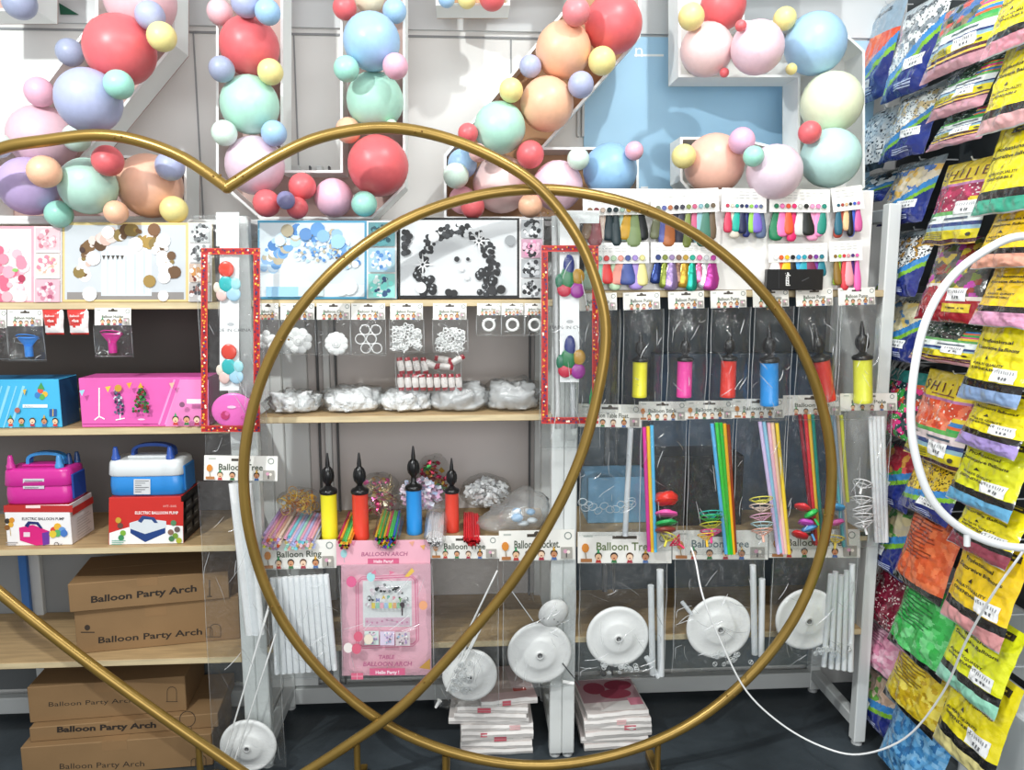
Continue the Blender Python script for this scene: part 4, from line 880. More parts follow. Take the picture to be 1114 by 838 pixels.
# ================================================================== balloon sample cards
a, c = P(637, 208, 2.112), P(944, 317, 2.112)
m = MB(); m.box((a.x, 2.112, zr[0]+.001), (c.x, 2.12, P(780, 206, 2.112).z), '#eceae6', .001); tag(m.build('display_board', 'paper'), 'white display board behind the balloon sample cards', 'board')
_u = {}
def limp(px, py, L, w, col, parent, foil, seed):
    """an uninflated balloon hanging neck-up"""
    s = SC(px, py, 2.09); r = random.Random(seed); m = MB()
    prof = [(.4, 0), (.45, .15), (.58, .3), (.78, .47), (.96, .65), (1, .8), (.93, .92), (.6, .985), (.05, 1)]
    p = P(px, py, 2.1-.002*(seed % 3)); lean = r.uniform(-.12, .12)
    for sec in (0,):
        vs = []; fs = []; sg = 12
        for (rr, h) in prof:
            for k in range(sg):
                t = 2*PI*k/sg; wob = 1+.12*noise.noise(V((h*5, t, seed)))
                vs.append(V((p.x+rr*w*s/2*math.cos(t)*wob+lean*h*L*s, p.y-.004+rr*.006*math.sin(t)-.004*h, p.z-h*L*s)))
        for i in range(len(prof)-1):
            for k in range(sg): fs.append((i*sg+k, i*sg+(k+1) % sg, (i+1)*sg+(k+1) % sg, (i+1)*sg+k))
        m.add(vs, fs, col, True)
    m.build('limp_balloon', 'foil' if foil else 'latex', parent)
def sample(x0, y0, x1, y1, yb, cols, label, foil=False, rot=0, L=30):
    t = thing('sample_card', label, 'sample card', P((x0+x1)/2, y1, 2.105), 'balloon sample cards on the white board')
    m = MB(); pr = frontpr(m, 2.086, rot=rot, piv=((x0+x1)/2, (y0+y1)/2)); slab(m, pr, x0, y0, x1, y1, '#f3f2ee', .001)
    n = len(cols); w = (x1-x0-8)/n; h = y1-y0
    for k in range(3):
        for j in range(int((x1-x0-8)/7)): pr.rect(x0+5+j*7, y0+h*(.14+.12*k), x0+9+j*7+(j*k) % 3, y0+h*(.17+.12*k), '#cfd0ce')
    for k, c in enumerate(cols):
        x = x0+4+w*(k+.5); pr.disc(x, y0+h*.74, min(w*.42, 3.5), mixc(c, '#101010', .35), 12); pr.disc(x, y0+h*.74, min(w*.3, 2.5), c, 10)
    m.build('card', 'paper', t)
    for k, c in enumerate(cols):
        limp(x0+4+w*(k+.5), y1-7+k % 2, (L+5)*(1+.12*math.sin(k*2.1+x0)), w*(2.1+.4*math.sin(k*1.3+x0)), c, t, foil, int(x0)+k)
sample(634, 213, 705, 234, 262, ['#8a6a4a', '#8a3a40', '#c9b4a4', '#24343a', '#2e3c40', '#9fb8aa', '#c0952e', '#7d8f62', '#1e2224'], 'sample card of dark olive and gold latex balloons in the top row', rot=-.02, L=31)
sample(708, 206, 782, 232, 262, ['#6f7358', '#5a62a0', '#b06a40', '#2c2a38', '#3c3a48', '#7f8a4a', '#c05a7c', '#86b0b8', '#4a7a6a', '#6a5a48'], 'sample card of muted latex balloons between dark olive and bright cards', rot=-.05, L=34)
sample(785, 205, 834, 231, 250, ['#c8405a', '#d8cfc0', '#20a896', '#22284a', '#26306c', '#8ac24e', '#7a68c4', '#5a6a8a'], 'sample card of white, teal and navy balloons in the top row', rot=.03, L=25)
sample(837, 206, 903, 231, 250, ['#1f7a52', '#ee7ab4', '#e85a38', '#dc2f6c', '#cfd0cc', '#232825', '#f0a0c4', '#ee8cbc', '#2a8a7a'], 'sample card of green, pink and scarlet balloons in the top row', rot=.01, L=28)
sample(905, 203, 939, 229, 250, ['#2a6478', '#b04a3c', '#e8c090', '#1c1d1f', '#3f62c8', '#d0609a'], 'sample card of blue and black balloons at the board edge', rot=-.12, L=27)
sample(636, 264, 706, 287, 312, ['#b8d8c0', '#8fd0b4', '#dc4444', '#bcd8b4', '#f0a090', '#4a5a9a', '#a890d4', '#ece29a'], 'sample card of pastel latex balloons in the second row', rot=-.02, L=26)
sample(708, 264, 783, 286, 312, ['#2c3f78', '#7f8a3c', '#9a84b0', '#8a6a58', '#c09a3a', '#26a890', '#e07aa4', '#d0d2d4', '#c04aa0'], 'sample card of shiny metallic foil balloons in the second row', True, .01, L=28)
sample(836, 265, 900, 285, 310, ['#f0f0ee', '#e8622c', '#f0c022', '#1f2024', '#4aa8e0', '#2aa0b0', '#7a3050', '#7a3a9a', '#2a7a8a'], 'sample card of bright balloons tucked behind the black pouch', rot=-.02, L=20)
sample(902, 262, 938, 284, 310, ['#8a6a2a', '#a0cc3c', '#d8404a', '#e8a0a8', '#4a2f78', '#f06ab0'], 'sample card of lime, purple and pink balloons at the board edge', rot=-.05, L=29)
m = boxbody(835, 293, 895, 316, 2.07, .02, zr[0]+.001, '#161617', 'gloss'); pr = frontpr(m, 2.07); pr.rect(847, 293, 847.6, 314, '#3a3a3c'); 
q = Pr(m, (0, 2.07, 0), (0, -1, 0), rot=PI/2, piv=(857, 304)); q.text('glozzi', 849, 306, 7, '#e6e6e4', w=15, bold=.03)
pr.k += 3; pr.line([(872, 306), (880, 302)], 1, '#4a4a4c')
tag(m.build('black_pouch', 'gloss'), 'small black printed pouch standing in front of a sample card', 'pouch')
# ================================================================== straw bundles on the middle shelf
_st = {}
def bundle(px0, px1, py, n, rad, cols, label, sleeve=None, slant=0, L=.2, pile=None, seed=0, z0=None):
    r = random.Random(seed); z = zc[2]+.001
    Y0 = F-.035
    a, c = P(px0, py, Y0), P(px1, py, Y0); w = c.x-a.x; cx = (a.x+c.x)/2
    t = thing('straw_bundle', label, 'straws', (cx, Y0+L/2, z), 'balloon straw bundles on the middle shelf')
    pos = []
    k = int(w/(2*rad)); row = 0
    h = pile or w*.8
    while len(pos) < n and row < 20:
        y = z+rad+row*rad*1.74
        for i in range(k-(row % 2)):
            x = cx-w/2+rad+i*2*rad+(row % 2)*rad
            if pile is None and ((x-cx)**2+(y-z-w/2)**2) > (w/2)**2: continue
            pos.append((x, y))
        row += 1
    for (x, y) in pos[:n]:
        col = r.choice(cols)
        if (col, rad) not in _st:
            m = MB(); D = .2
            m.lathe([(rad*.98, 0), (rad*.98, D)], Matrix.Rotation(-PI/2, 4, 'X'), col, 9)
            m.lathe([(rad*.98, 0), (rad*.66, 0), (rad*.62, .012), (1e-5, .012)], Matrix.Rotation(-PI/2, 4, 'X'), col, 9, cols=[C(col), C('#3a3438'), C('#2a2428')])
            me_o = m.build('straw', 'gloss', t); WLt = V((x, Y0+r.uniform(-.006, .006), y)); me_o.data.transform(Matrix.Translation(WL[t.name])); _st[(col, rad)] = me_o.data
        else:
            me_o = bpy.data.objects.new('straw', _st[(col, rad)]); COL.objects.link(me_o); me_o.parent = t
        me_o.location = V((x, Y0+r.uniform(-.006, .006), y+.0005))-V(t.location); me_o.rotation_euler = (math.radians(3.2), 0, slant); me_o.scale = (1, L/.2, 1)
    if sleeve:
        m = MB()
        def g(u, v):
            th = 2*PI*u; q = 1.16+.12*noise.noise(V((u*6, v*5, seed)))+v*.15
            return V((cx-slant*L*v*1.3+math.cos(th)*w/2*q, Y0-.022+(L+.05)*v, max(z+.0003, z+w/2+math.sin(th)*w/2*q+.02*v)))
        m.grid(g, 20, 10, '#fff'); m.build('sleeve', sleeve, t)
    return t
PAST = ['#f0c8b8', '#f4e08a', '#e8b4d4', '#c8b8e8', '#a8dcd8', '#f2f0ec', '#e89ab8', '#d8d24a']
bundle(284, 308, 592, 26, .0046, ['#e8a0c8', '#d8d24a', '#e8683c', '#c8a8e0', '#f2dcc8', '#e8b4a0', '#f4f0e8'], 'round bundle of pink and lime straws at the shelf end', seed=1, slant=0)
bundle(309, 345, 590, 36, .0046, ['#f0b8a8', '#f2c8d8', '#7fd8e8', '#b8c0ec', '#f0d890', '#e8a8c0', '#a8e0d0'], 'wide flat bundle of pastel straws beside the yellow pump', pile=.05, seed=2, slant=0)
bundle(367, 384, 588, 18, .0038, ['#f0a830', '#c02858', '#e84a30', '#5fd070', '#f0c040', '#d83a80'], 'small bundle of orange and crimson straws between the two pumps', seed=3, slant=0)
bundle(408, 433, 586, 46, .0032, ['#2fae4a', '#4ac840', '#d83a60', '#3a62c8', '#e0b030', '#28904a', '#58c850', '#7a3ac0'], 'sleeved bundle of green straws with rainbow ends', 'clear', seed=4, slant=0)
bundle(463, 483, 586, 34, .003, ['#f4f2f2', '#eceaea'], 'sleeved bundle of white straws between blue and red pumps', 'haze', seed=5, slant=0)
bundle(504, 523, 580, 30, .003, ['#d8202c', '#c81c28', '#e02c34'], 'bundle of solid red straws beside the big clear bag', seed=6, slant=0)
# ================================================================== confetti and wire bags behind
def confetti(x0, y0, x1, y1, Y, dep, cols, label, n=170, seed=0, mt='foil', wires=0, sz=.011, flmt='clear', z=None):
    z = zc[2]+.001 if z is None else z; p0, p1 = P(x0, y0, Y), P(x1, y1, Y); cx = (p0.x+p1.x)/2; w = p1.x-p0.x; h = p0.z-max(z, p1.z); zb = max(z, p1.z)
    t = thing('confetti_bag', label, 'bag', (cx, Y+dep/2, zb), 'bags of shiny pieces behind the straws'); r = random.Random(seed); m = MB()
    def inpt():
        while True:
            q = V((r.uniform(-1, 1), r.uniform(-1, 1), r.uniform(0, 1)))
            if q.x**2+q.y**2+(q.z*2-1)**2*.9 < 1: return V((cx+q.x*w*.42, Y+dep/2+q.y*dep*.38, zb+.006+q.z*h*.86))
    for _ in range(n):
        p = inpt(); m.M = Matrix.Translation(p) @ Matrix.Rotation(r.uniform(0, 6), 4, 'X') @ Matrix.Rotation(r.uniform(0, 6), 4, 'Z')
        s = sz*r.uniform(.6, 1.2); m.grid(lambda u, v: V(((u-.5)*s*1.5, (v-.5)*s, .25*s*math.sin(u*3+v*2))), 2, 2, r.choice(cols)); m.M = None
    for _ in range(wires):
        p = inpt(); m.torus(p, sz*1.4*r.uniform(.7, 1.3), .0011, (r.uniform(-1, 1), r.uniform(-1, 1), r.uniform(-1, 1)), r.choice(cols), 14, 4)
    o = m.build('shiny_pieces', mt, t); o['kind'] = 'stuff'
    m = MB()
    def g(u, v):
        th = 2*PI*u; ph = PI*v; sp = math.sin(ph)**.7; q = 1+.16*noise.noise(V((math.cos(th)*2, math.sin(th)*2+v*4, seed)))
        return V((cx+math.cos(th)*sp*w/2*q, Y+dep/2+math.sin(th)*sp*dep/2*q, zb+(.5-.5*math.cos(ph))*h*(1+.1*noise.noise(V((u*5, v*3, seed+2))))))
    m.grid(g, 22, 10, '#fff'); m.build('bag', flmt, t)
zt1 = zc[2]+.052
confetti(296, 538, 346, 566, 2.17, .1, ['#d8a83a', '#c08a2a', '#e8c860', '#b06a30'], 'clear bag of gold wire loops on top of the pastel straws', n=20, wires=46, seed=1, z=zt1, mt='gloss', sz=.009)
confetti(384, 520, 436, 575, 2.3, .1, ['#e8cf9a', '#e06aa8', '#d8487a', '#e8e0c0', '#c8b070'], 'clear bag of cream and magenta curls behind the red pump', n=90, wires=24, seed=2)
confetti(452, 499, 492, 548, 2.36, .06, ['#d82f6a', '#3a9a4a', '#e0803a', '#e8c040', '#b02a4a'], 'clear bag of magenta and green foil behind the blue pump', n=120, seed=3)
confetti(428, 524, 486, 560, 2.2, .1, ['#e8c0d8', '#d8dce8', '#f0e0e8', '#c8d8f0', '#d8a8c8'], 'clear bag of pale pink foil pieces beside the blue pump', n=230, seed=4, mt='paper')
confetti(500, 524, 558, 557, 2.3, .12, ['#eeefef', '#f6f6f6', '#d8dadc'], 'clear bag of silver white foil flakes above the red straws', n=280, seed=5, mt='paper')
# big cloudy bag with blue pieces
def bigbag():
    z = zc[2]+.001; Y = 2.12; t = thing('cloudy_bag', 'large cloudy bag with blue pieces slumped at the shelf end over two cards', 'bag', (P(566, 590, Y).x, Y, z)); r = random.Random(9)
    x0, x1, dep = P(522, 590, Y).x, P(600, 590, Y).x, .17
    def g(k):
        def f(u, v):
            th = 2*PI*u; ph = PI*v; sp = math.sin(ph)**.6; X = (x0+x1)/2+math.cos(th)*sp*(x1-x0)/2*k
            sk = (X-x0)/(x1-x0); hh = .125*(min(1, .25+1.15*sk))*k
            q = V((X, Y+dep/2+math.sin(th)*sp*dep/2*k, z+.0005+(.5-.5*math.cos(ph))*hh)); n = noise.noise(q*24)*.016+noise.noise(q*60)*.006
            return q+V((n*math.cos(th), n*math.sin(th)*.6, n*min(1, (q.z-z)/.02)*.8))
        return f
    m = MB(); m.grid(g(1.0), 40, 18, '#fff'); m.build('bag', 'haze', t)
    m = MB()
    for _ in range(9):
        c = V((x0+(x1-x0)*r.uniform(.5, .78), Y+r.uniform(.05, .11), z+r.uniform(.02, .055))); m.ball(c, (r.uniform(.01, .02), .012, r.uniform(.008, .014)), r.choice(['#8fc0ea', '#6aa8e0', '#b4d4ee', '#dfe8ee']), 10, 6)
    o = m.build('blue_pieces', 'gloss', t); o['kind'] = 'stuff'
bigbag()
# ================================================================== hanging packs along the front edge (third row)
YH = 2.098
def rod(x0, y0, x1, y1, Y, r, col, name, label, cat, mt='milky', grp=None, seg=10):
    m = MB(); m.tube([P(x0, y0, Y), P(x1, y1, Y)], r, col, seg); return tag(m.build(name, mt), label, cat, grp)
def disc_base(px, py, r, Y, label, tilt=(0, 0), grp='white disc bases of balloon stands'):
    s = SC(px, py, Y); R = r*s; c = P(px, py, Y); t = thing('disc_base', label, 'stand base', c, grp)
    Mx = Matrix.Translation(c) @ Matrix.Rotation(PI/2+tilt[0], 4, 'X') @ Matrix.Rotation(tilt[1], 4, 'Y')
    m = MB(); m.lathe([(R*.96, -.006), (R, -.004), (R, 0), (R*.96, .003), (R*.9, .0045), (R*.86, .0035), (R*.55, .0045), (R*.5, .0085), (R*.42, .0095), (R*.3, .0115), (R*.14, .0122), (R*.13, .0125)], Mx, '#f1f1ef', 44); m.build('plate', 'milky', t)
    m = MB(); m.lathe([(R*.13, .0126), (R*.13, .017), (R*.08, .017), (R*.075, .013), (1e-5, .0128)], Mx, '#e9e9e7', 18, cols=[C('#ececea'), C('#dfdfdd'), C('#8a8a8a'), C('#6a6a6a')]); m.build('hub', 'milky', t)
# first pack: hanging on the rack post
t = pack('long clear balloon tree pack hanging from the rack post below the round pink balloon', 'pack', 222, 302, 2.055, 'balloon tree packs', 500)
m = MB(); header(m, 2.05, 222, 496, 302, 523, 'Balloon Tree', rot=.015); m.build('header_card', 'paper', t)
film(224, 523, 305, 836, 2.05, .06, t, 31, .003, nx=8, ny=30)
for k, (x0, x1, c) in enumerate(((253.5, 266, '#f0f1f1'), (262.5, 273, '#e4e8ea'), (271, 279, '#f2f3f3'))):
    rod(x0, 526, x1+6, 690, 2.052, .012 if k < 2 else .008, c, 'plastic_tube', ['wide white tube first in the post pack', 'greyish white tube between two others in the post pack', 'narrow white tube beside the straws in the post pack'][k], 'tube', 'milky')
disc_base(270, 812, 31, 2.05, 'white disc base low in the post pack near the floor')
for k, (x0, y0, x1, y1) in enumerate(((298, 640, 249, 806), (292, 664, 244, 822), (300, 690, 254, 832))): rod(x0, y0, x1, y1, 2.03, .0022, '#f2f2f0', 'thin_rod', ['thin white rod crossing the post pack, highest of three', 'thin white rod nearest the kraft boxes in the post pack', 'thin white rod lowest of three in the post pack'][k], 'rod')
# balloon ring pack
t = pack('clear balloon ring pack full of white tubes under the pastel straws', 'pack', 285, 366, YH, 'balloon kit packs along the front edge', 600)
m = MB(); header(m, YH, 285, 588, 366, 619, 'Balloon Ring', rot=-.025, tsize=.3); m.build('header_card', 'paper', t)
film(291, 617, 372, 738, 2.07, .04, t, 32, .003)
for k in range(10): rod(297+k*6.4, 629-k*.4, 302+k*6.9, 733-k*.5, 2.07, .0084, '#eef1f3', 'plastic_tube', 'white plastic tube in the balloon ring pack beside the pink sheet', 'tube', 'milky', 'ten white tubes in the balloon ring pack')
# pink table balloon arch
t = pack('pink table balloon arch pack hanging in the middle of the front edge', 'pack', 370, 470, YH, None, 600)
m = MB(); PK = '#f0b4c4'; DK = '#b8688a'
pr = frontpr(m, 2.088, rot=-.01, piv=(417, 600)); slab(m, pr, 366, 588, 468, 615, PK); pr.text('TABLE', 418, 597, 6.2, DK, align='c', bold=.02, shear=.15); pr.text('BALLOON ARCH', 418, 605, 6.2, DK, w=50, align='c', bold=.02, shear=.15)
pr.rect(400, 607.5, 434, 613.5, '#d8688c'); pr.text('Hello Party!', 417, 612.3, 4.4, '#fbe9ef', align='c', bold=.03); pr.disc(374, 602, 3.6, '#a8d8dc', 12, 4.6); pr.line([(374, 606), (375, 612)], .5, '#a8b8bc')
for (x, y, c) in ((384, 591, '#e08aa4'), (448, 592, '#e8a890'), (460, 596, '#e8b06a')): pr.poly([(x-3, y-2), (x+3, y-3), (x+1, y+3)], c)
m.build('header_card', 'paper', t)
m = MB(); pr = frontpr(m, 2.082, rot=-.008, piv=(420, 670)); slab(m, pr, 371.5, 614, 469, 735, '#f3bccb')
for (o, w) in ((0, 1.1), (2.4, .8)): pr.line([(390-o, 701), (390-o, 634), (394, 630-o), (448, 628-o), (452+o, 632), (453+o, 697), (449, 701+o), (394, 703+o), (390-o, 701)], w, '#e07a9c')
pr.rect(395, 632, 448, 682, '#e7eaea'); pr.rect(397, 672, 446, 681, '#dfc0d0')
for k in range(70):
    a = PI*rnd.random(); q = rnd.uniform(17, 24); pr.disc(421-q*math.cos(a), 660-q*math.sin(a)*1.05, rnd.uniform(1, 2.2), rnd.choice(['#f6f6f6', '#cfd4d6', '#8a8e90', '#3c3e40', '#e8e0e4', '#d8c8d0']), 8)
for (s_, x, y, c) in (('H', 410, 653, '#6a7ac8'), ('A', 416, 650, '#e0c040'), ('P', 422, 650, '#58b0a0'), ('P', 428, 651, '#e08a9a'), ('Y', 434, 653, '#8ac06a')): pr.text(s_, x, y, 5, c, bold=.05)
for k in range(7): pr.rect(405+k*4.6, 654, 408.6+k*4.6, 660, ['#e8d060', '#9ad0b8', '#f0b0c0', '#a8c8e8', '#d8e070', '#e8b080', '#90c8a0'][k])
pr.line([(438, 656), (438, 668)], 1.4, '#4a3a42'); pr.disc(438, 656, 2.6, '#4a3a42')
for k in range(9): pr.disc(400+k*5.4, 674+1.5*math.sin(k*1.1), 1.2, '#c88aa8', 8)
for k in range(3): pr.rect(397+k*17, 684, 412.5+k*17, 699, ['#cfe0dc', '#dcd0e4', '#d4c8cc'][k]); cluster(pr, 404.7+k*17, 691, 6, ['#9ab8d0', '#e8d0e0', '#f2f2f0', '#a890b8', '#8a8088'], 22, 1.3, rnd)
for (x, y, c, r_) in ((384, 629, '#e06a94', 5.5), (405, 624, '#a8dce0', 4.5), (461, 655, '#eeaa80', 4.6), (391, 688, '#dc6a82', 5), (380, 700, '#f4ece8', 5), (402, 691, '#f0e4d0', 5), (389, 701, '#dc6a82', 5.2)): pr.disc(x, y, r_, c, 14, r_*1.1)
pr.poly([(441, 624), (449, 614.5), (452, 618), (446, 624)], '#e9c25a'); pr.poly([(425, 617), (431, 619), (425, 622)], '#e0809c'); pr.poly([(410, 616), (405, 620), (411, 621)], '#e0809c'); pr.poly([(456, 722), (468, 712), (468, 724)], '#c99a50')
pr.rect(383, 727, 396, 734, '#e0708c'); pr.line([(383, 730.5), (396, 730.5)], .6, '#f3bccb'); pr.line([(389.5, 727), (389.5, 734)], .6, '#f3bccb')
pr.text('TABLE', 421, 712, 6, DK, align='c', bold=.03, shear=.15); pr.text('BALLOON ARCH', 422, 719.5, 6.4, DK, w=52, align='c', bold=.03, shear=.15); pr.rect(403, 722, 441, 729.5, '#d8688c'); pr.text('Hello Party !', 422, 728, 5, '#fbe9ef', align='c', bold=.03)
m.build('printed_sheet', 'paper', t)
film(370, 613, 472, 740, 2.078, .02, t, 33, .002)
# balloon tree pack (centre)
t = pack('clear balloon tree pack with slanting rods beside the pink sheet', 'pack', 469, 543, YH, 'balloon kit packs along the front edge', 600)
m = MB(); header(m, YH, 468, 583, 543, 608, 'Balloon Tree'); m.build('header_card', 'paper', t)
film(471, 607, 543, 769, 2.07, .065, t, 34, .004)
disc_base(511, 735, 30, 2.078, 'white disc base hanging beneath the slanting rods')
for k, (x0, y0, x1, y1) in enumerate(((541, 621, 497, 712), (540, 650, 500, 730), (537, 652, 494, 738), (522, 668, 486, 752))): rod(x0, y0, x1, y1, 2.062, .0028, '#f3f3f1', 'thin_rod', ['longest slanting white rod in the pack beside the pink sheet', 'slanting white rod nearest the gold circle in the tree pack', 'slanting white rod between two others in the tree pack', 'short slanting white rod lowest in the tree pack'][k], 'rod')
m = MB(); m.lathe([(.004, 0), (.006, .02), (.008, .024)], Matrix.Translation(P(474, 770, 2.07)) @ Matrix.Rotation(.5, 4, 'Y'), '#eeeeec', 12); tag(m.build('rod_socket', 'milky'), 'white socket piece at the bottom corner of the slanting rod pack', 'socket')
def clipheap(x0, y0, x1, y1, lab, seed, n=26):
    r = random.Random(seed); m = MB()
    for _ in range(n):
        p = P(r.uniform(x0, x1), r.uniform(y0, y1), 2.058+r.uniform(-.004, .004)); m.M = Matrix.Translation(p) @ Matrix.Rotation(r.uniform(0, 6), 4, 'Y') @ Matrix.Rotation(r.uniform(-.7, .7), 4, 'X')
        m.torus((0, 0, 0), .0065, .0012, (0, 1, 0), '#eceeee', 9, 4); m.box((-.006, -.001, -.001), (.006, .001, .001), '#e4e8e8'); m.M = None
    tag(m.build('clear_clips', 'frost'), lab, 'clips', kind='stuff')
clipheap(492, 722, 512, 756, 'heap of clear clips at the foot of the slanting rods', 1)
# rocket pack
t = pack('clear balloon rocket pack with a white disc under the cloudy bag', 'pack', 543, 626, YH, 'balloon kit packs along the front edge', 600)
m = MB(); header(m, YH, 543, 577, 625.5, 610, 'Balloon Rocket.', rot=-.02); m.build('header_card', 'paper', t)
film(546, 609, 626, 748, 2.068, .08, t, 35, .004)
disc_base(587, 711, 35, 2.078, 'white disc base hanging in front of the double post')
m = MB(); c = P(602, 667, 2.072); s = SC(602, 667, 2.07); m.lathe([(17*s, 0), (17*s, .004), (12*s, .012), (5*s, .016), (1e-5, .0165)], Matrix.Translation(c) @ Matrix.Rotation(PI/2+.2, 4, 'X') @ Matrix.Rotation(.2, 4, 'Y'), '#f0f0ee', 30)
for (x, y) in ((603, 667), (605, 664), (592, 673), (603, 674), (607, 677)): m.ball(P(x, y, 2.0555), .0018, '#3c3c3e', 8, 5)
tag(m.build('balloon_cup', 'milky'), 'white round cup with dark holes above the rocket disc', 'cup')
rod(553, 638, 580, 676, 2.07, .0015, '#c9cbcb', 'thin_rod', 'thin grey rod with dark tip in the rocket pack', 'rod'); rod(550, 633, 555, 640, 2.07, .003, '#2c3034', 'rod_stopper', 'dark stopper on the thin rod of the rocket pack', 'cap'); rod(612, 722, 631, 746, 2.07, .0018, '#3c4044', 'thin_rod', 'thin dark rod poking below the rocket disc', 'rod'); rod(612, 742, 624, 744, 2.066, .006, '#eeeeec', 'rod_socket', 'short white socket below the rocket disc', 'socket')
# three tree packs of the third rack
TP = [(628, 731, 579, 613, 672, 693, 34, [(708, 637, 710, 734, .009), (718, 620, 719, 735, .01), (703, 715, 716, 737, .007)], 'nearest the double post', 'Balloon Tree', '#4f5c58'),
      (731, 836, 577, 609, 782, 683, 35, [(819, 615, 821, 712, .009), (829, 630, 828, 714, .009), (742, 655, 752, 668, .006)], 'in the middle of the third rack', 'Balloon Tree', '#4f5c58'),
      (836, 936, 576, 607, 878, 674, 34, [(904, 625, 896, 725, .008), (909, 622, 904, 727, .008), (915, 626, 911, 728, .008), (921, 621, 918, 729, .008), (927, 614, 925, 730, .009)], 'nearest the rack end post', 'Balloon Tree', '#4f5c58')]
ORD = ['first', 'second', 'third', 'fourth', 'fifth']
for i, (x0, x1, y0, y1, dx, dy, dr, tubes, where, title, tc_) in enumerate(TP):
    t = pack('clear balloon tree pack with disc base '+where, 'pack', x0, x1, YH, 'balloon kit packs along the front edge', 600)
    m = MB(); header(m, YH, x0+.5, y0, x1-.5, y1, title, tcol=['#6a7a4e', '#6a7a7e', '#6a6a5e'][i], dot=True, thumb=(i > 0)); m.build('header_card', 'paper', t)
    film(x0+1, y1-1, x1-6, y1+126-i*4, 2.07, .068, t, 36+i, .005)
    disc_base(dx, dy, dr, 2.076, 'white disc base in the tree pack '+where)
    for k, (a0, b0, a1, b1, r_) in enumerate(tubes): rod(a0, b0, a1, b1, 2.068, r_, '#e6eaec', 'plastic_tube', f'{ORD[k]} frosted white tube beside the disc {where}', 'tube', 'frost')
    clipheap(dx-20+i*14, dy+28, dx+22+i*14, dy+40, 'heap of clear clips under the disc '+where, 10+i, 18)
# ================================================================== second row: stick packs
YS = 2.1
SP = [(629, 698, 440, 465, 'Balloon Table Float.', 'table float pack with a clear tube in front of the pale wooden shelf', .02), (695, 746.5, 437, 457.5, 'Balloon Stick', 'stick pack with magenta, yellow and blue sticks', .0), (746.5, 797, 436, 456, 'Balloon Pole', 'stick pack with blue, green and brown sticks', -.01), (797, 853, 434, 455, 'Balloon Pole', 'stick pack with pastel sticks', -.01), (852, 915, 430, 452, 'Balloon Pole', 'stick pack with dark red and teal sticks', -.01), (914, 976, 428, 447, 'Balloon Pole', 'stick pack with plain white sticks on the rack end post', -.01)]
for i, (x0, x1, y0, y1, ti, lab, ro) in enumerate(SP):
    Yc = YS-.001*i
    if i == 5: Yc = 2.088
    t = pack('clear balloon '+lab, 'pack', x0, x1, Yc, 'balloon stick packs', 500); m = MB(); header(m, Yc, x0, y0, x1, y1, ti, rot=ro, tsize=.28, dot=i in (1, 2, 3)); m.build('header_card', 'paper', t)
    film(x0+1, y1-1, x1-1 if i < 5 else 966, [583, 600, 604, 604, 598, 596][i], 2.072 if i < 5 else 2.066, .05, t, 50+i, .005)
rod(686, 466, 680, 583, 2.075, .008, '#d9dee2', 'plastic_tube', 'clear frosted tube hanging under the table float card', 'tube', 'frost')
m = MB(); c = P(660, 545, 2.08)
for k in range(14): a = PI*k/13; m.torus(c+V((-.07*math.cos(a), -.008, -.02*math.sin(a)+.008*math.sin(k*2.3))), .012, .0009, (.3*math.sin(k), 1, .4), '#dfe8ec', 10, 4)
tag(m.build('clear_garland', 'frost'), 'scalloped clear plastic edging in the table float pack', 'garland')
def stick(x0, y0, x1, y1, c, lab, grp=None, r=.0054): rod(x0, y0, x1, y1, 2.07, r, c, 'balloon_stick', lab, 'stick', 'gloss', grp, 10)
for (x0, y0, x1, y1, c, w) in ((700.7, 465, 706, 600, '#d83a9a', 'magenta stick next to the table float tube'), (705, 464, 709.7, 600.6, '#f0c030', 'yellow stick between magenta and light blue sticks'), (709, 463, 713, 600.6, '#5ab8e8', 'light blue stick above the red cup'),
    (774.5, 461, 790, 602.6, '#58b0e4', 'sky blue stick in the pack with green wire cups'), (779.5, 460, 793, 603, '#38c840', 'bright green stick beside a sky blue stick'), (784, 460, 796, 603, '#2fb83a', 'second green stick beside a yellow stick'), (788, 461, 798.5, 603, '#f0b020', 'golden yellow stick between green and brown sticks'), (792, 462, 800, 601, '#8a3a1a', 'brown stick at the end of the green pack'),
    (826.6, 459, 847, 602.6, '#d8c4ec', 'lilac stick in the pastel pack'), (831, 459, 849.5, 601, '#8fc4dc', 'powder blue stick in the pastel pack'), (836, 460, 852, 602.6, '#f0b8c8', 'pale pink stick in the pastel pack'), (840, 460, 855, 602.6, '#f2d0b0', 'pale peach stick in the pastel pack'), (845, 460.6, 858.5, 602.6, '#f0d040', 'yellow stick in the pastel pack'),
    (870, 451, 885.5, 592, '#8a2030', 'dark red stick in the crimson pack'), (876, 451, 888, 593, '#d8303c', 'scarlet stick in the crimson pack'), (880, 451, 891, 593, '#e8c040', 'yellow stick in the crimson pack'), (884, 451, 894, 580, '#2a9488', 'teal stick in the crimson pack'),
    (902.5, 452, 918, 595, '#58a0a8', 'dusty teal stick behind the gold circle'), (907, 452, 920, 595, '#8090a0', 'slate stick behind the gold circle'), (911, 452, 921.5, 593, '#b0a088', 'tan stick behind the gold circle'), (915, 452, 922, 546, '#c8cc50', 'short olive stick behind the gold circle')): stick(x0, y0, x1, y1, c, w+', hanging')
for k in range(4): stick(946.5+k*4.6, 453, 953.5+k*3.6, 590, '#eceef0', 'plain white stick hanging beside the white wire cups', 'four white sticks in the end pack', .0062)
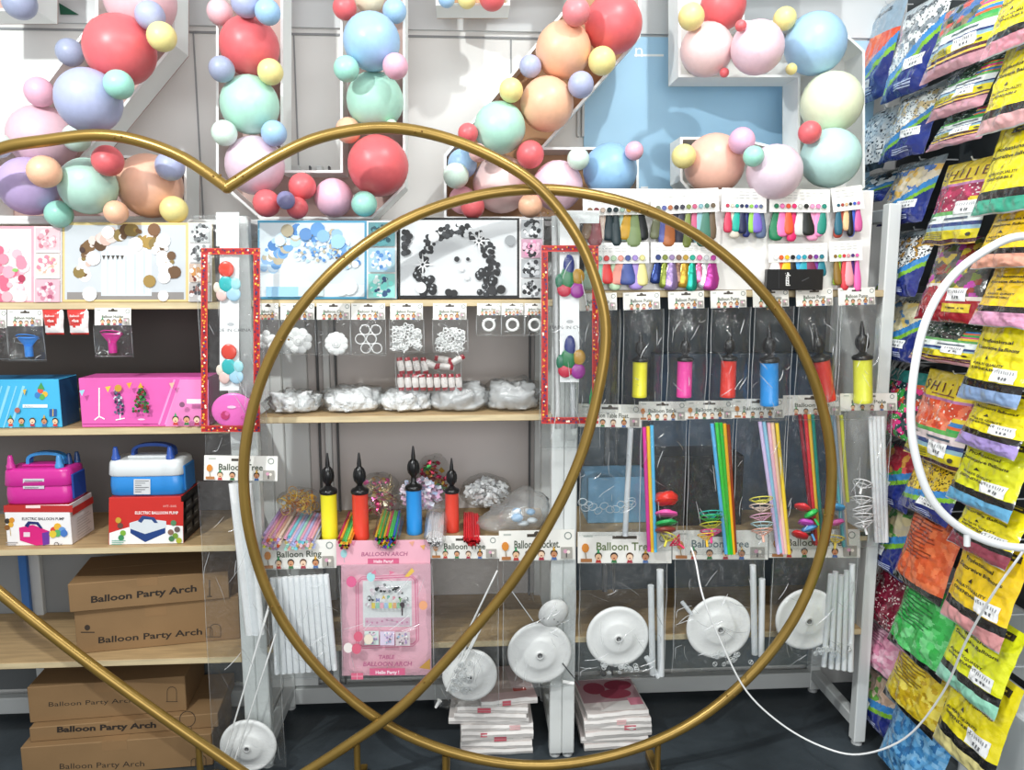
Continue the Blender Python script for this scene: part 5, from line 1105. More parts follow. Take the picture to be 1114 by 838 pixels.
def cup(px, py, r, col, lab, full=False, tilt=0, stem=True, Y=2.058):
    s = SC(px, py, Y); R = r*s; c = P(px, py, Y); m = MB(); m.M = Matrix.Translation(c) @ Matrix.Rotation(tilt, 4, 'Y') @ Matrix.Rotation(-.5, 4, 'X')
    m.torus((0, 0, 0), R, .0016, (0, 0, 1), col, 22, 5)
    if full:
        hh = 2.2 if 'topmost' in lab and r > 10 else 1; m.grid(lambda u, v: (lambda n, sp: V((math.cos(2*PI*u)*sp*R*n, math.sin(2*PI*u)*sp*R*n, -math.cos(PI*v)*.0085*hh*n+.003*hh)))(1+.2*noise.noise(V((math.cos(2*PI*u)*2+px, math.sin(2*PI*u)*2, v*3+py))), math.sin(PI*v)**.6), 18, 9, col)
    else:
        m.torus((0, 0, -.007), R*.6, .0012, (0, 0, 1), col, 18, 4)
        for k in range(6): a = PI*k/3; m.tube([(R*math.cos(a), R*math.sin(a), 0), (.003*math.cos(a), .003*math.sin(a), -.016)], .0013, col, 4)
    if stem: m.lathe([(.0035, -.034), (.0035, -.014)], Matrix.Identity(4), col, 10)
    m.M = None; tag(m.build('balloon_cup', 'gloss'), lab, 'balloon cup', 'small balloon cups in the stick packs')
for (x, y, r, c, w, f, tl, st) in ((725, 545, 12, '#d83a30', 'red solid cup topmost in its stack', True, 0, False), (725, 560, 11.5, '#e85aa8', 'pink solid cup under the red cup', True, .1, False), (725, 570, 11.5, '#2aa858', 'green solid cup under the pink cup', True, -.1, False), (724, 578, 10.5, '#8a3a34', 'maroon solid cup under the green cup', True, 0, False), (727, 583, 10, '#d8d04a', 'yellow wire cup at the bottom of the red stack', False, .5, True), (734, 588, 8, '#d8305a', 'magenta wire cup tipped at the foot of the red stack', False, -.9, True),
    (773, 558, 12, '#30b8a8', 'turquoise wire cup topmost in the green pack', False, 0, False), (773, 563, 12, '#3aa84a', 'green wire cup under the turquoise cup', False, .05, False), (773, 570, 11.5, '#c8c838', 'lime wire cup in the green pack', False, -.06, True), (773, 578, 11, '#e03a8a', 'hot pink wire cup low in the green pack', False, .05, True), (768, 582, 9, '#f0c030', 'yellow wire cup lowest in the green pack', False, 0, True),
    (828, 543, 12, '#e8e060', 'pale yellow wire cup topmost in the pastel pack', False, 0, False), (828, 551, 12, '#f0d8cc', 'cream wire cup under the pale yellow cup', False, .1, False), (828, 561, 11.5, '#e8b0c8', 'pale pink wire cup in the pastel pack', False, -.08, False), (829, 570, 11.5, '#b8d8dc', 'pale aqua wire cup in the pastel pack', False, .06, False), (829, 577, 11, '#f0b8a4', 'salmon wire cup lowest in the pastel pack', False, 0, True),
    (873, 553, 8, '#d83a40', 'red cup topmost in the crimson pack', True, .4, False), (883, 560, 8, '#3ac05a', 'green cup in the crimson pack', True, -.5, True), (877, 570, 8, '#b84ab0', 'purple cup in the crimson pack', True, .3, False), (881, 576, 8, '#5a9ad0', 'blue cup in the crimson pack', True, -.3, True), (870, 583, 8, '#c82a30', 'deep red cup lowest in the crimson pack', True, .5, False),
    (910, 553, 8, '#4a9ac8', 'blue cup behind the gold circle', True, .2, False), (909, 570, 9, '#c85a9a', 'magenta cup behind the gold circle', True, -.2, False), (909, 585, 9, '#d8c050', 'yellow cup behind the gold circle', False, .3, True),
    (938, 526, 10, '#eeeeee', 'white wire cup topmost, tilted beside white sticks', False, .45, True), (937, 543, 11, '#eeeeee', 'white wire cup second from top beside white sticks', False, .2, False), (938, 553, 11, '#eeeeee', 'white wire cup third from top beside white sticks', False, -.12, False), (938, 561, 11, '#eeeeee', 'white wire cup fourth from top beside white sticks', False, .1, True), (939, 569, 10.5, '#eeeeee', 'white wire cup lowest beside white sticks', False, -.15, True)): cup(x, y, r, c, w, f, tl, st)
# ================================================================== booklets stacked on the floor
def booklet(px, py, w, d, h, rot, z, Y, label, cols, top=None):
    c = P(px, py, Y); R = Matrix.Translation((c.x, Y+d/2, z)) @ Matrix.Rotation(rot, 4, 'Z'); m = MB(); m.M = R; r = random.Random(int(z*9999)+int(px))
    n = 10
    # folded paper carton with a sagging front lip
    f = lambda u: .0016*math.sin(u*7+px)+.001*math.sin(u*17+z*90)
    vs = []; cl = []; fs = []
    for i in range(n+1):
        u = i/n; x = (u-.5)*w
        vs += [V((x, -d/2+f(u), 0)), V((x, -d/2-.002+f(u), h*.5)), V((x, -d/2+f(u)+.002, h+f(u)*.4)), V((x, d/2, h)), V((x, d/2, 0))]
    for i in range(n):
        for k in range(5): fs.append((i*5+k, (i+1)*5+k, (i+1)*5+(k+1) % 5, i*5+(k+1) % 5)); cl.append(C(cols[0] if k < 2 else cols[1]))
    fs += [(4, 3, 2, 1, 0), tuple(n*5+k for k in range(5))]; cl += [C(cols[0])]*2
    m.add(vs, fs, cl); m.M = None
    q = Pr(m, R @ V((0, -d/2-.0022, 0)), R.to_3x3() @ V((0, -1, 0)), uv=(R.to_3x3() @ V((1, 0, 0)), V((0, 0, 1))), eps=.0004)
    if r.random() < .5: x = r.uniform(-.4, .25)*w; q.rect(x, h*.1, x+w*r.uniform(.08, .2), h*.9, r.choice(['#e6a0ac', '#d86a78', '#f0c4c4']))
    q.rect(-w*.48, h*.46, w*.48, h*.52, '#b9b2ae')
    if top:
        q = Pr(m, R @ V((0, 0, h+.001)), (0, 0, 1), uv=(R.to_3x3() @ V((1, 0, 0)), R.to_3x3() @ V((0, 1, 0))), eps=.0003); top(q, w, d)
    return tag(m.build('flat_carton', 'paper'), label, 'carton', 'flat pink and white cartons stacked on the floor')
WH = ['bottom carton', 'second carton up', 'third carton up', 'fourth carton up', 'fifth carton up', 'sixth carton up', 'seventh carton up', 'eighth carton up', 'top carton']
z = .0015
zA = []
def topA(q, w, d): q.rect(-w*.45, -d*.3, w*.1, d*.4, '#c9b4aa'); q.rect(.02, -.06, .06, -.04, '#c85a50')
for k in range(9):
    h = .0185 if k % 3 else .0165; booklet([540, 541, 540, 542, 541, 534, 537, 539, 550][k], 812, .215 if k < 5 else [.24, .215, .21, .17][k-5], .2, h, [.02, -.03, .04, -.02, .0, -.06, -.1, -.08, .12][k], z, 2.135+.004*(k % 3), f'{WH[k]} of the stack left of the double post'.replace('left of', 'beneath the slanting rod pack, near'), ['#eae6e2', '#dfc4c2' if k == 8 else '#e3dcd8'], topA if k == 8 else None); z += h+.0012
z = .0015
def topB(q, w, d):
    q.rect(-w*.48, -d*.2, w*.48, d*.48, '#b8949a'); q.disc(-.04, .04, .035, '#9a4456', 16); q.disc(.04, .05, .045, '#963a4e', 18, .03); q.disc(.02, .0, .05, '#a04658', 16, .028); q.poly([(-w*.3, -d*.47), (w*.46, -d*.47), (w*.46, -d*.2), (w*.1, -d*.22)], '#f1ece8'); q.rect(w*.25, -d*.35, w*.47, -d*.15, '#e890a4')
for k in range(6):
    h = .0185; booklet([671, 669, 671, 672, 670, 669][k], 812, .205 if k < 5 else .19, .2, h, [.03, -.02, .05, .0, .04, .08][k], z, 2.14+.003*(k % 2), f'{WH[k] if k < 5 else "top crimson printed carton"} of the stack under the first disc pack', ['#ebe7e3', '#e6dcd8'], topB if k == 5 else None); z += h+.0012
# ================================================================== gold hoops
def smooth(pts, n=8, closed=False):
    o = []; N = len(pts)
    for i in range(N if closed else N-1):
        p0, p1, p2, p3 = [V(pts[(i+k) % N if closed else max(0, min(N-1, i+k))]) for k in (-1, 0, 1, 2)]
        for j in range(n):
            t = j/n; o.append(.5*((2*p1)+(p2-p0)*t+(2*p0-5*p1+4*p2-p3)*t*t+(3*p1-p0-3*p2+p3)*t**3))
    if not closed: o.append(V(pts[-1]))
    return o
GOLD, GR = '#96793a', .0142
YC, YHt = 2.0, 1.962
t = thing('circle_hoop', 'large gold circle hoop stand in front of the racks', 'hoop', (P(585, 830, YC).x, YC, 0), 'gold balloon arch hoops')
cpts = [P(585+320*math.cos(2*PI*i/12), 519.5+313.5*math.sin(2*PI*i/12), YC) for i in range(12)]
m = MB(); m.tube(smooth(cpts, 10, True), GR, GOLD, 12, True); m.build('hoop_tube', 'gold', t)
def joints(pairs, Y, par):
    for (x, y) in pairs:
        for s in (-4, 4):
            m = MB(); m.ball(P(x+s, y-s*.1, Y-GR*.97), .0028, '#7a5a1e', 8, 5); m.build('joint_screw', 'metal', par)
joints([(700, 230), (839, 336), (901, 560), (795, 757), (300, 660), (310, 370), (370, 280)], YC, t)
for (x0, y0, x1, y1) in ((487, 790, 486, 846), (703, 812, 718, 846)):
    a, c = PZ(x0, y0, .012), PZ(x1, y1, .012); m = MB()
    a.y = min(a.y, 2.098)
    m.box((min(a.x, c.x)-.011, c.y-.12, 0.0005), (min(a.x, c.x)+.011, a.y, .024), '#8a6e34', .002); fb = m.build('foot_bar', 'gold', t)
    zb = P(x0, 824 if x0 < 600 else 806, YC).z
    m = MB(); X = min(a.x, c.x); m.tube([(X, YC, .02), (X, YC, zb+.006)], .009, '#8a6e34', 10); m.build('upright_pin', 'gold', t)
t = thing('heart_hoop', 'large gold heart shaped hoop stand crossing the gold circle', 'hoop', (P(297, 855, YHt).x, YHt, 0), 'gold balloon arch hoops')
R_ = [(247, 204), (300, 171), (350, 149), (412, 139), (470, 146), (530, 168), (585, 203), (628, 258), (652, 318), (659, 365), (652, 420), (634, 490), (604, 558), (560, 630), (505, 697), (440, 766), (375, 813), (297, 863)]
L_ = [(247, 204), (200, 172), (150, 153), (105, 147), (50, 153), (0, 162), (-60, 190), (-115, 240), (-148, 310), (-158, 370), (-150, 430), (-125, 510), (-70, 583), (0, 645), (80, 709), (160, 768), (230, 817), (297, 863)]
pr1 = smooth([P(x, y, YHt) for x, y in R_], 6); pr2 = smooth([P(x, y, YHt) for x, y in L_], 6)
for p in (pr1[-1], pr2[-1]): pass
m = MB(); m.tube(pr1, GR, GOLD, 12); m.build('hoop_tube', 'gold', t)
m = MB(); m.tube(pr2, GR, GOLD, 12); m.build('hoop_tube', 'gold', t)
m = MB(); m.ball(P(247, 204, YHt), GR*1.05, GOLD, 12, 8); m.build('notch_joint', 'gold', t)
joints([(260, 192), (236, 191), (455, 143), (600, 232), (128, 149), (465, 742)], YHt, t)
for (x0, y0) in ((388, 805), (216, 808)):
    a = P(x0, y0, YHt); m = MB(); m.box((a.x-.011, YHt-.3, .0005), (a.x+.011, YHt+.12, .024), '#8a6e34', .002); m.build('foot_bar', 'gold', t)
    m = MB(); m.tube([(a.x, YHt, .02), (a.x, YHt, a.z)], .009, '#8a6e34', 10); m.build('upright_pin', 'gold', t)
# ================================================================== white hoop and its cord
YW = 1.35
t = thing('white_hoop', 'white hoop stand cut off by the picture edge in front of the bagged balloons', 'hoop', (P(1135, 600, YW).x, YW, 0))
wp = [P(x, y, YW) for x, y in ((1114, 257), (1070, 274), (1030, 308), (1003, 362), (991, 440), (997, 500), (1018, 550), (1060, 583), (1114, 596), (1180, 583), (1235, 540), (1262, 430), (1235, 330), (1180, 270))]
m = MB(); m.tube(smooth(wp, 8, True), .0075, '#eceeee', 12, True); m.build('hoop_tube', 'milky', t)
m = MB(); a, c = P(1052, 577, YW), P(1052, 594, YW); m.tube([a, c], .006, '#e6e8e8', 10); m.build('peg', 'milky', t)
a = P(1160, 590, YW); m = MB(); m.tube([(a.x, YW, .01), (a.x, YW, a.z)], .009, '#e6e8e8', 10); m.build('stand_pole', 'milky', t)
m = MB(); m.lathe([(.11, .0005), (.11, .01), (.02, .016), (.012, .02)], Matrix.Translation((a.x, YW, 0)), '#e6e8e8', 28); m.build('base_plate', 'milky', t)
cp = [P(x, y, Y) for x, y, Y in ((752, 596, 2.035), (757, 612, 2.0), (765, 650, 1.955), (785, 700, 1.95), (812, 752, 1.94), (850, 788, 1.92), (893, 812, 1.88), (935, 821, 1.82), (985, 803, 1.74), (1025, 755, 1.65), (1050, 700, 1.55), (1078, 650, 1.45), (1106, 610, 1.4))] + [P(1122, 590, 1.39), P(1160, 560, 1.42)]
m = MB(); m.tube(smooth(cp, 6), .0026, '#f0f1f1', 8); tag(m.build('hanging_cable', 'milky'), 'thin white cable drooping from a pack card over the floor to the white hoop', 'cable')
# ================================================================== bagged balloons on the right wall
m = MB()
for k in range(14): z = .22+k*.2; m.box((XW-.014, .6, z), (XW-.0005, WALL-.01, z+.17), '#dfe4e3' if k < 2 else '#3c4144')
struct(m, 'trim_3', 'paint')
m = MB(); m.box((XW-.09, .6, .0005), (XW-.0005, WALL-.36, .11), '#b9c2c6', .004); struct(m, 'baseboard_right', 'paint')
XB_ = 1.285
def hsh(*a):
    x = math.sin(a[0]*127.1+a[1]*311.7+(a[2] if len(a) > 2 else 0)*74.7)*43758.5453; return x-math.floor(x)
def cells(cols, n, seed, spots=None, dens=.25):
    n = n*1.5
    """irregular patches of balloon colours"""
    def f(u, v):
        best = 9; bi = 0
        cu, cv = u*n, v*n*1.3
        for i in range(int(cu)-1, int(cu)+2):
            for j in range(int(cv)-1, int(cv)+2):
                d = (cu-i-hsh(i, j, seed))**2+((cv-j-hsh(i, j, seed+1))*1.0)**2
                if d < best: best = d; bi = (i, j)
        c = cols[int(hsh(bi[0], bi[1], seed+2)*len(cols)) % len(cols)]
        if spots and hsh(int(u*n*5.3), int(v*n*6.1), seed+5) < dens: return spots
        return c
    return f
def rbag(pxl, pxr, pyt, pyb, colfn, overlay, label, X=XB_, th=.045, lean=.06, seed=0, grp=None, nx=52, ny=66, name='balloon_bag', lift=0, rotz=0, hook=True, clearfrac=0, ci=0):
    yc = (pyt+pyb)/2; Ya, Yb = PX(pxl, yc, X).y, PX(pxr, yc, X).y
    xm = (pxl+pxr)/2; zt, zb = PX(xm, pyt, X).z, PX(xm, pyb, X).z
    w, h = Ya-Yb, zt-zb
    t = thing(name, label, 'balloon bag', (X, (Ya+Yb)/2, zb), grp)
    th = min(th, .05)
    def pos(u, v, s):   # u 0..1 towards the camera, v 0 top .. 1 bottom ; s -1 front (into the aisle)
        e = (1-abs(2*u-1)**2.6)**.8*(1-abs(2*v-1)**4)**.8
        if clearfrac and v < clearfrac: e *= v/clearfrac
        x = X - lean*v + s*th/2*e
        if s < 0: x += .007*noise.noise(V((u*5, v*6, seed*3.7)))*min(1, e*2)+.0035*noise.noise(V((u*13, v*15, seed)))*min(1, e*2)
        pin = 1-.05*math.sin(PI*v)**2*(1 if v > 0 else 0)
        y = (Ya+Yb)/2+(.5-u)*w*pin + .003*noise.noise(V((v*7, seed, u)))
        z = zt-h*v+ .004*noise.noise(V((u*4, seed*2.1, v)))*(v > .9) + rotz*(.5-u)*w
        return V((x, y, z))
    m = MB(); m.grid(lambda u, v: pos(u, v, -1), nx, ny, colfn); m.grid(lambda u, v: pos(1-u, v, 1), 8, 10, lambda u, v: '#c9cccc')
    if overlay:
        m2 = m
        class Q(Pr):
            def pt(s, x, y):
                b = pos(min(1, max(0, x)), min(1, max(0, y)), -1); s2 = .0012+s.k*.00012
                return b+V((-s2, 0, 0))
            def rect(s, x0, y0, x1, y1, col):
                s.k += 1; nx_, ny_ = max(1, int((x1-x0)/.035)), max(1, int((y1-y0)/.03))
                vs = [s.pt(x0+(x1-x0)*i/nx_, y0+(y1-y0)*j/ny_) for j in range(ny_+1) for i in range(nx_+1)]
                s.mb.add(vs, [(j*(nx_+1)+i, j*(nx_+1)+i+1, (j+1)*(nx_+1)+i+1, (j+1)*(nx_+1)+i) for j in range(ny_) for i in range(nx_)], col); return s
        q = Q(m2, (0, 0, 0), (-1, 0, 0)); q.asp = w/h
        q.st = MB(); overlay(q)
        if q.st.v: q.st.build('price_sticker', 'paper', t)
    m.build('pouch', 'bagfilm', t)
    if hook:
        m = MB(); p = pos(.5, .02, 1); m.tube([(XW-.002, p.y, p.z+.004), (p.x-.012, p.y, p.z+.004), (p.x-.016, p.y, p.z+.012)], .0022, '#c9cccd', 6); m.build('hang_hook', 'metal', t)
    return t
def sticker(q, x, y, w=.24, h=.12):
    main, q.mb = q.mb, q.st
    q.rect(x, y, x+w, y+h, '#f3f4f4')
    r = random.Random(int(x*100+y*1000))
    k = 0
    while k < 9: q.rect(x+w*(.06+.1*k), y+h*.16, x+w*(.06+.1*k+.04), y+h*.38, '#8f9195'); k += 1
    for k in (3, 4.6, 6): q.rect(x+w*(.06+.1*k), y+h*.58, x+w*(.06+.1*k+.075), y+h*.8, '#66686c')
    q.mb = main
NAVY, BLU, GRN = '#23307e', '#3a86c8', '#7fb82e'
def swoosh(cont, top='#8f9aa0', tf=.16, base=.72, slope=.34):
    def f(u, v):
        if v < tf: return top
        line = base - slope*(u-.0)*(.6+.4*u)
        if v > line+.17: return NAVY
        if v > line+.10: return GRN
        if v > line: return BLU
        return cont(u, v)
    return f
def ov_sw(st=(.45, .66), tc='#30424e'):
    def f(q):
        q.text('Balloons', .16, .13, .075, tc, w=.62, bold=.02)
        sticker(q, st[0], st[1], .36, .12)
        for k in range(3): q.rect(.38, .86+k*.028, .74, .874+k*.028, '#b9c2e0')
    return f
def stripes(cont, hd=.0, wb=.5, tint='#e4ecea', hc='#e2c83a'):
    def f(u, v):
        if v < hd: return hc
        if v < hd+.03 and hd: return '#b87aa8'
        if v < wb: 
            if u > .82-.6*(v-hd)*.5 and v > hd+.18: return ['#3fae5a', '#e0508a', '#f0d23a', '#3a86c8', '#e86a3a'][int(v*26) % 5]
            return cont(u, v)
        if v < wb+.05: return '#5fae5a'
        if v < wb+.15: return tint
        if v < wb+.19: return '#2a3f78'
        if v < wb+.23: return '#8fb4c4'
        if v < wb+.345: return '#e6d624'
        if v < wb+.39: return '#4a2430'
        if v < wb+.41: return '#e8c04a'
        if v < wb+.445: return '#5a2a38'
        return '#c9929e'
    return f
def ov_st(title=None, wb=.5, sx=.52, sy=None, hd=.16):
    def f(q):
        if title: q.text(' '.join(title), .07, hd*.78, hd*.55, '#5a2a30', w=.84); q.rect(.3, hd*.86, .7, hd*.91, '#8a5a40')
        q.rect(.45, wb+.085, .85, wb+.11, '#4a5a6a'); q.rect(.06, wb+.08, .28, wb+.095, '#5a6a5a'); q.rect(.06, wb+.1, .22, wb+.112, '#5a6a5a')
        for k in range(4): q.rect(.05, wb+.245+k*.022, .48, wb+.257+k*.022, '#8f8a2a')
        sticker(q, sx, sy if sy is not None else wb+.18, .3, .15)
        q.disc(.9, wb+.29, .035, '#3a3420', 8, .02)
    return f
def yellowf(bottom, bandv=.74, y='#f4e51e'):
    return lambda u, v: (y if v < bandv else '#161515' if v < bandv+.1 else bottom if v < .985 else '#b9bcba')
def ov_y(bandv=.74, st=True, top=.1):
    def f(q):
        q.rect(.3, top-.05, .9, top+.02, '#3a3326'); q.rect(.36, top-.025, .84, top-.008, '#c9b43a')
        q.text('Professional', .16, top+.21, .055, '#3a3418', w=.52, bold=.02); q.text('Decorative Balloons', .08, top+.29, .055, '#3a3418', w=.76, bold=.02)
        q.poly([(.36, top+.4), (.4, top+.355), (.44, top+.4)], '#3a3418'); q.text('ALWAYS QUALITY', .14, top+.47, .04, '#4a4420', w=.56, bold=.03); q.text('DEPENDABLE', .14, top+.525, .04, '#4a4420', w=.5, bold=.03)
        if st: sticker(q, .56, bandv-.16, .34, .15)
    return f
def plainf(cont, band=True, ink=None, bv=.9):
    return lambda u, v: ('#151414' if band and v > bv else '#9aa09c' if v < .05 else cont(u, v))
def ov_lines(ink, x0=.1, y0=.12, n=11, x1=.62, dx=.0):
    def f(q):
        for k in range(n): q.rect(x0, y0+k*.045, x1+.18*math.sin(k*1.7)*.5, y0+.016+k*.045, ink)
    return f
G = 'bagged balloons on the right wall'.replace('right wall', 'side wall')
W_ = ['#eef0ee', '#dfe3e2', '#f6f6f4']
# nearest the corner
rbag(944, 986, 5, 112, swoosh(cells(['#e8683c', '#e0562e', '#ee8a58', '#d84a2c'], 7, 1), '#8fa4b4', .34, .8, .42), ov_sw((.32, .78)), 'orange balloon bag with blue swoosh high in the wall corner', 1.31, seed=1)
rbag(946, 984, 118, 187, lambda u, v: '#1d1f20' if (v > .9 or hsh(int(u*34), int(v*40), 3) < .16) else '#ecefee', None, 'white bag of black speckled balloons in the wall corner', 1.31, seed=2)
rbag(944, 982, 186, 222, swoosh(cells(['#2c3130', '#e8eae8', '#7a8a3a', '#3a6a8a'], 6, 3), '#6f7a78', .12, .7, .3), None, 'small dark mixed balloon bag just above the rack end frame', 1.31, seed=3)
# second column
rbag(983, 1036, 0, 103, swoosh(cells(W_+['#6f7a80', '#8a9298'], 8, 4, '#3c4448', .12), '#b4bfc4', .1, .76, .5), ov_sw((.5, .62)), 'white balloon bag with blue swoosh topmost in the second column', seed=4)
rbag(979, 1031, 96, 172, swoosh(cells(W_+['#d8c090'], 8, 5, '#3a4046', .15), '#aab4b8', .1, .74, .45), ov_sw((.5, .6)), 'white and tan balloon bag with blue swoosh, second from the top', seed=5)
rbag(977, 1029, 174, 244, swoosh(cells(['#d8c8a4', '#e0b45a', '#cdbfa8', '#5a7ab8', '#dccfb8'], 7, 6), '#7f8a90', .14, .74, .42), ov_sw((.48, .64)), 'beige and amber balloon bag level with the sample cards', seed=6)
rbag(973, 1021, 250, 322, swoosh(cells(W_+['#c89a4a'], 7, 7, '#24282a', .3), '#8a9498', .1, .78, .4), ov_sw((.28, .66)), 'black dotted white balloon bag with blue swoosh beside the rack post', seed=7)
rbag(972, 1020, 320, 392, swoosh(cells(['#d8cda8', '#e4c878', '#c8bf9c', '#e8e0c0', '#5a8ab8'], 7, 8), '#8f9894', .1, .72, .4), ov_sw((.42, .68)), 'cream and yellow balloon bag behind the white hoop', seed=8)
rbag(969, 1016, 394, 474, lambda u, v: '#141516' if v < .1 else ('#2c7a74' if v < .26 else cells(['#1e4a4c', '#c83a6a', '#3aa84a', '#d85a3a', '#2a2f34', '#e83a8a', '#1c3a40'], 8, 9, '#dfe6e6', .05)(u, v)), None, 'dark teal and pink sequin balloon bag behind the white hoop', seed=9)
rbag(967, 1012, 478, 550, swoosh(cells(['#c83a4a', '#d85a5a', '#4aa84a', '#b02a3a', '#e0a04a'], 6, 10), '#4a4648', .1, .66, .3), ov_sw((.22, .64)), 'red balloon bag with blue swoosh beside the white sticks', seed=10)
rbag(964, 1008, 544, 622, swoosh(cells(['#cfc4a0', '#b8c08a', '#d8c89a', '#5a9a4a', '#c8bca4'], 6, 11), '#7f8684', .12, .64, .3), ov_sw((.16, .66)), 'pale olive balloon bag with blue swoosh next to the orange bag', seed=11)
rbag(958, 1002, 616, 682, plainf(cells(['#7a1c34', '#8a2440', '#6a182c'], 6, 12, '#f0d8d8', .1), True, None, .95), None, 'burgundy polka dot balloon bag beside the rack end post', seed=12)
rbag(954, 997, 672, 732, plainf(cells(['#e8a4bc', '#f0b8cc', '#dc8eac', '#f4c8d8'], 7, 13), True, None, .93), ov_lines('#a8708a', .1, .12, 9, .5), 'shiny baby pink balloon bag next to the green bag', seed=13)
rbag(950, 990, 722, 790, swoosh(cells(['#d8b8a4', '#e0c8b0', '#6aa84a', '#c8a890'], 6, 14), '#6a6c6c', .1, .66, .18), ov_sw((.12, .66)), 'beige balloon bag with blue swoosh lowest beside the rack foot', seed=14)
# third column
Xc = XB_-.025
DK = ['#26382e', '#33463a', '#1e2c26', '#3c5044']
rbag(1028, 1100, -6, 78, stripes(cells(['#6a6a4a', '#d8584a', '#3a6aa8', '#8a7a5a', '#2f4a3a'], 6, 21), 0, .42), ov_st(None, .42, .56), 'mixed dark balloon bag with rainbow stripes topmost in the third column', Xc, seed=21)
rbag(1034, 1098, 66, 124, stripes(cells(DK, 7, 22, '#c9d4cc', .06), 0, .36), ov_st(None, .36, .5), 'dark green striped balloon bag, second in the third column', Xc, seed=22)
rbag(1033, 1096, 112, 158, stripes(cells(DK, 8, 23, '#aebab0', .05), 0, .42), ov_st(None, .42, .5), 'dark green striped balloon bag directly above the magenta one', Xc, seed=23)
rbag(1029, 1091, 174, 266, stripes(cells(['#b03058', '#c03c66', '#98284a', '#8a2444'], 7, 24, '#f2e4e8',   .05), .27, .6), ov_st('SHIJIE', .6, .6, .5, .27), 'magenta balloon bag with yellow lettered header in the third column', Xc, seed=24)
def mile(u, v):
    if v < .62-.08*math.sin(u*5): return cells(['#4a4240', '#8a3a2a', '#6a7a3a', '#2f3a34', '#b03a9a', '#5a5450', '#c8b03a'], 7, 25)(u, v)
    if v < .66-.08*math.sin(u*5): return '#e6dcd0'
    return '#a82430'
def ov_mile(q): q.text('MILE', .1, .87, .07, '#d88a90', w=.26, bold=.02); q.rect(.52, .78, .92, .88, '#e2c83a'); q.rect(.56, .82, .86, .84, '#6a5a2a'); sticker(q, .56, .6, .3, .15)
rbag(1021, 1090, 258, 350, mile, ov_mile, 'dark jewel balloon bag with red base behind the white hoop', Xc, seed=25)
rbag(1013, 1086, 342, 395, stripes(cells(DK, 8, 26, '#e6ece8', .06), .14, .5), ov_st(None, .5, .56, .62), 'black green striped balloon bag between the red base and coral bags', Xc, seed=26)
rbag(1008, 1072, 406, 504, stripes(cells(['#e0583a', '#ea7a58', '#d04a30', '#ee8a70'], 6, 27, '#f6e0d8',   .05), .27, .6, '#e6d4d4'), ov_st('SHIJIE', .6, .52, .74, .27), 'coral balloon bag with yellow lettered header in the third column', Xc, seed=27)
rbag(1001, 1058, 492, 562, swoosh(cells(['#e6c02a', '#d8b020', '#f0d040'], 6, 28, '#4a3a18', .2), '#d8b82a', .02, .68, .22), ov_sw((.5, .68), '#8a7a1a'), 'yellow leopard print balloon bag behind the white hoop', Xc, seed=28)
rbag(995, 1052, 556, 645, plainf(cells(['#e0663a', '#ea7a4a', '#d85a30'], 7, 29), True), ov_lines('#8a3a20'), 'plain orange balloon bag below the leopard print bag', Xc, seed=29)
rbag(988, 1054, 634, 722, plainf(cells(['#3fc25a', '#5ad070', '#35b04e', '#7ae08c'], 8, 30), True), ov_lines('#1f7a38'), 'metallic green balloon bag crossed by the white cable', Xc, seed=30)
rbag(983, 1044, 700, 782, plainf(cells(['#d8b81e', '#e8cc30', '#c8a418', '#f0dc58'], 9, 31), True), ov_lines('#8a7010'), 'metallic gold balloon bag crossed by the white cable', Xc, seed=31)
rbag(977, 1044, 764, 858, plainf(cells(['#4a94d0', '#6ab0e4', '#3a7cb8', '#8ac4ee'], 10, 32), False), None, 'metallic blue balloon bag lowest in the third column', Xc, seed=32)
# nearest column
Xd = XB_-.05
yl = '#f2e21c'; yo = '#f4cc1a'
for (a, b_, t_, bt, bot, lab, st, yy) in ((1098, 1168, -40, 52, '#e89aa8', 'yellow printed balloon bag with rose base topmost by the picture edge', False, yl), (1093, 1160, 40, 140, '#d8a4a4', 'yellow printed balloon bag with dusty rose base, second from the top', False, yl), (1087, 1156, 130, 232, '#3aa88a', 'yellow printed balloon bag with jade green base', False, yl),
    (1085, 1150, 222, 292, '#e0a088', 'amber printed balloon bag with salmon base above the hoop', False, yo), (1083, 1150, 284, 356, '#e0a0c0', 'amber printed balloon bag with orchid pink base inside the hoop', False, yo), (1070, 1140, 344, 440, '#8ca8d0', 'yellow printed balloon bag with grey blue base inside the hoop', True, yl),
    (1066, 1136, 426, 492, '#a894d0', 'yellow printed balloon bag with violet base inside the hoop', True, yl), (1056, 1130, 474, 556, '#6ab0d8', 'yellow printed balloon bag with light blue base inside the hoop', True, '#dfe020'), (1056, 1126, 544, 606, '#8a3a4a', 'yellow printed balloon bag with dark red base at the hoop foot', True, yl),
    (1050, 1122, 586, 692, '#e8a0a0', 'amber printed balloon bag with pink base below the hoop', True, yo), (1044, 1116, 668, 762, '#9adcc0', 'lime yellow printed balloon bag with mint base', True, '#e6ea1e'), (1041, 1112, 724, 836, '#f0e49a', 'yellow printed balloon bag lowest by the white wall panel', True, yl)):
    bv = .74 if (bt-t_) > 80 else .68
    rbag(a, b_, t_, bt, yellowf(bot, bv, yy), ov_y(bv, st, .1 if bv > .7 else .04), lab, Xd, .036, .06, seed=40+int(t_), rotz=0)

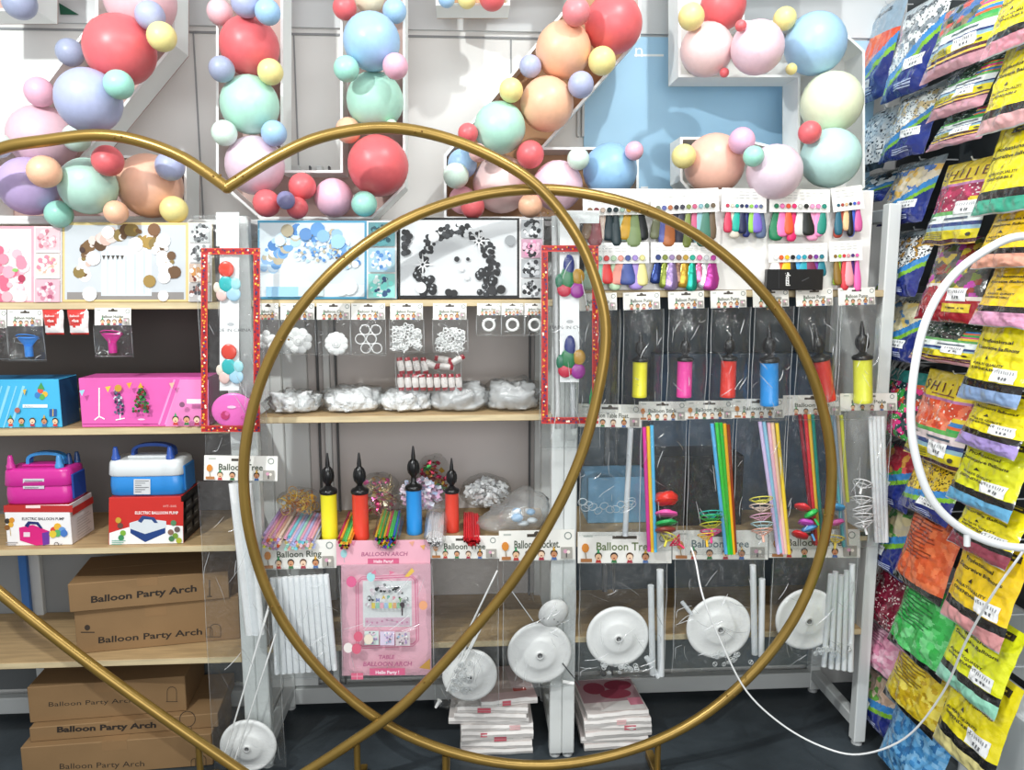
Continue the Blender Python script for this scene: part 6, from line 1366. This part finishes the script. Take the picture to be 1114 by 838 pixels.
p0 = PX(1046, 775, 1.285); p1 = PX(1080, 757, 1.285)
m = MB(); m.box((1.285, .7, .0005), (XW-.1, p0.y, p1.z), '#e6eaea', .004); m.box((XW-.1, .7, .13), (XW-.016, p0.y, p1.z), '#e6eaea', .003); tag(m.build('display_plinth', 'paint'), 'white plinth on the floor under the lowest yellow balloon bag', 'plinth')
# ================================================================== light
W = bpy.data.worlds.new('world'); S.world = W; W.use_nodes = True
W.node_tree.nodes['Background'].inputs['Color'].default_value = (.92, .97, 1, 1); W.node_tree.nodes['Background'].inputs['Strength'].default_value = .43
def spot(name, loc, to, e, size, rad, col=(.97, 1, .985), blend=.6):
    l = bpy.data.lights.new(name, 'SPOT'); l.energy = e; l.spot_size = math.radians(size); l.spot_blend = blend; l.shadow_soft_size = rad; l.color = col
    o = bpy.data.objects.new(name, l); COL.objects.link(o); o.location = loc; o.rotation_euler = (V(to)-V(loc)).to_track_quat('-Z', 'Y').to_euler()
def area(name, loc, to, e, sx, sy, col=(1, 1, 1)):
    l = bpy.data.lights.new(name, 'AREA'); l.energy = e; l.shape = 'RECTANGLE'; l.size = sx; l.size_y = sy; l.color = col
    o = bpy.data.objects.new(name, l); COL.objects.link(o); o.location = loc; o.rotation_euler = (V(to)-V(loc)).to_track_quat('-Z', 'Y').to_euler()
spot('track_spot', (-1.25, .45, 2.55), (0, 2.3, 1.6), 92, 110, .03)
spot('track_spot', (.75, 1.1, 3.0), (.5, 2.2, 1.2), 42, 100, .03)
for k in range(3): area('overhead_fill_strip', (-.9+.9*k, .3+.2*k, 2.95), (-.5+.6*k, 1.7, 0), 7, 1.4, .07)  # unseen narrow strips added overhead to draw streak highlights on the bag film
area('aisle_fill', (.45, -1.2, 1.6), (.3, 2.3, .9), 30, 2.2, 1.2)  # added frontal fill behind the camera, standing in for the bright open aisle
S.view_settings.view_transform = 'Standard'; S.view_settings.look = 'None'; S.view_settings.gamma = 1; S.view_settings.exposure = .48; S.view_settings.use_curve_mapping = False
S.cycles.transparent_max_bounces = 32; S.cycles.max_bounces = 8
S.cycles.caustics_reflective = False; S.cycles.caustics_refractive = False
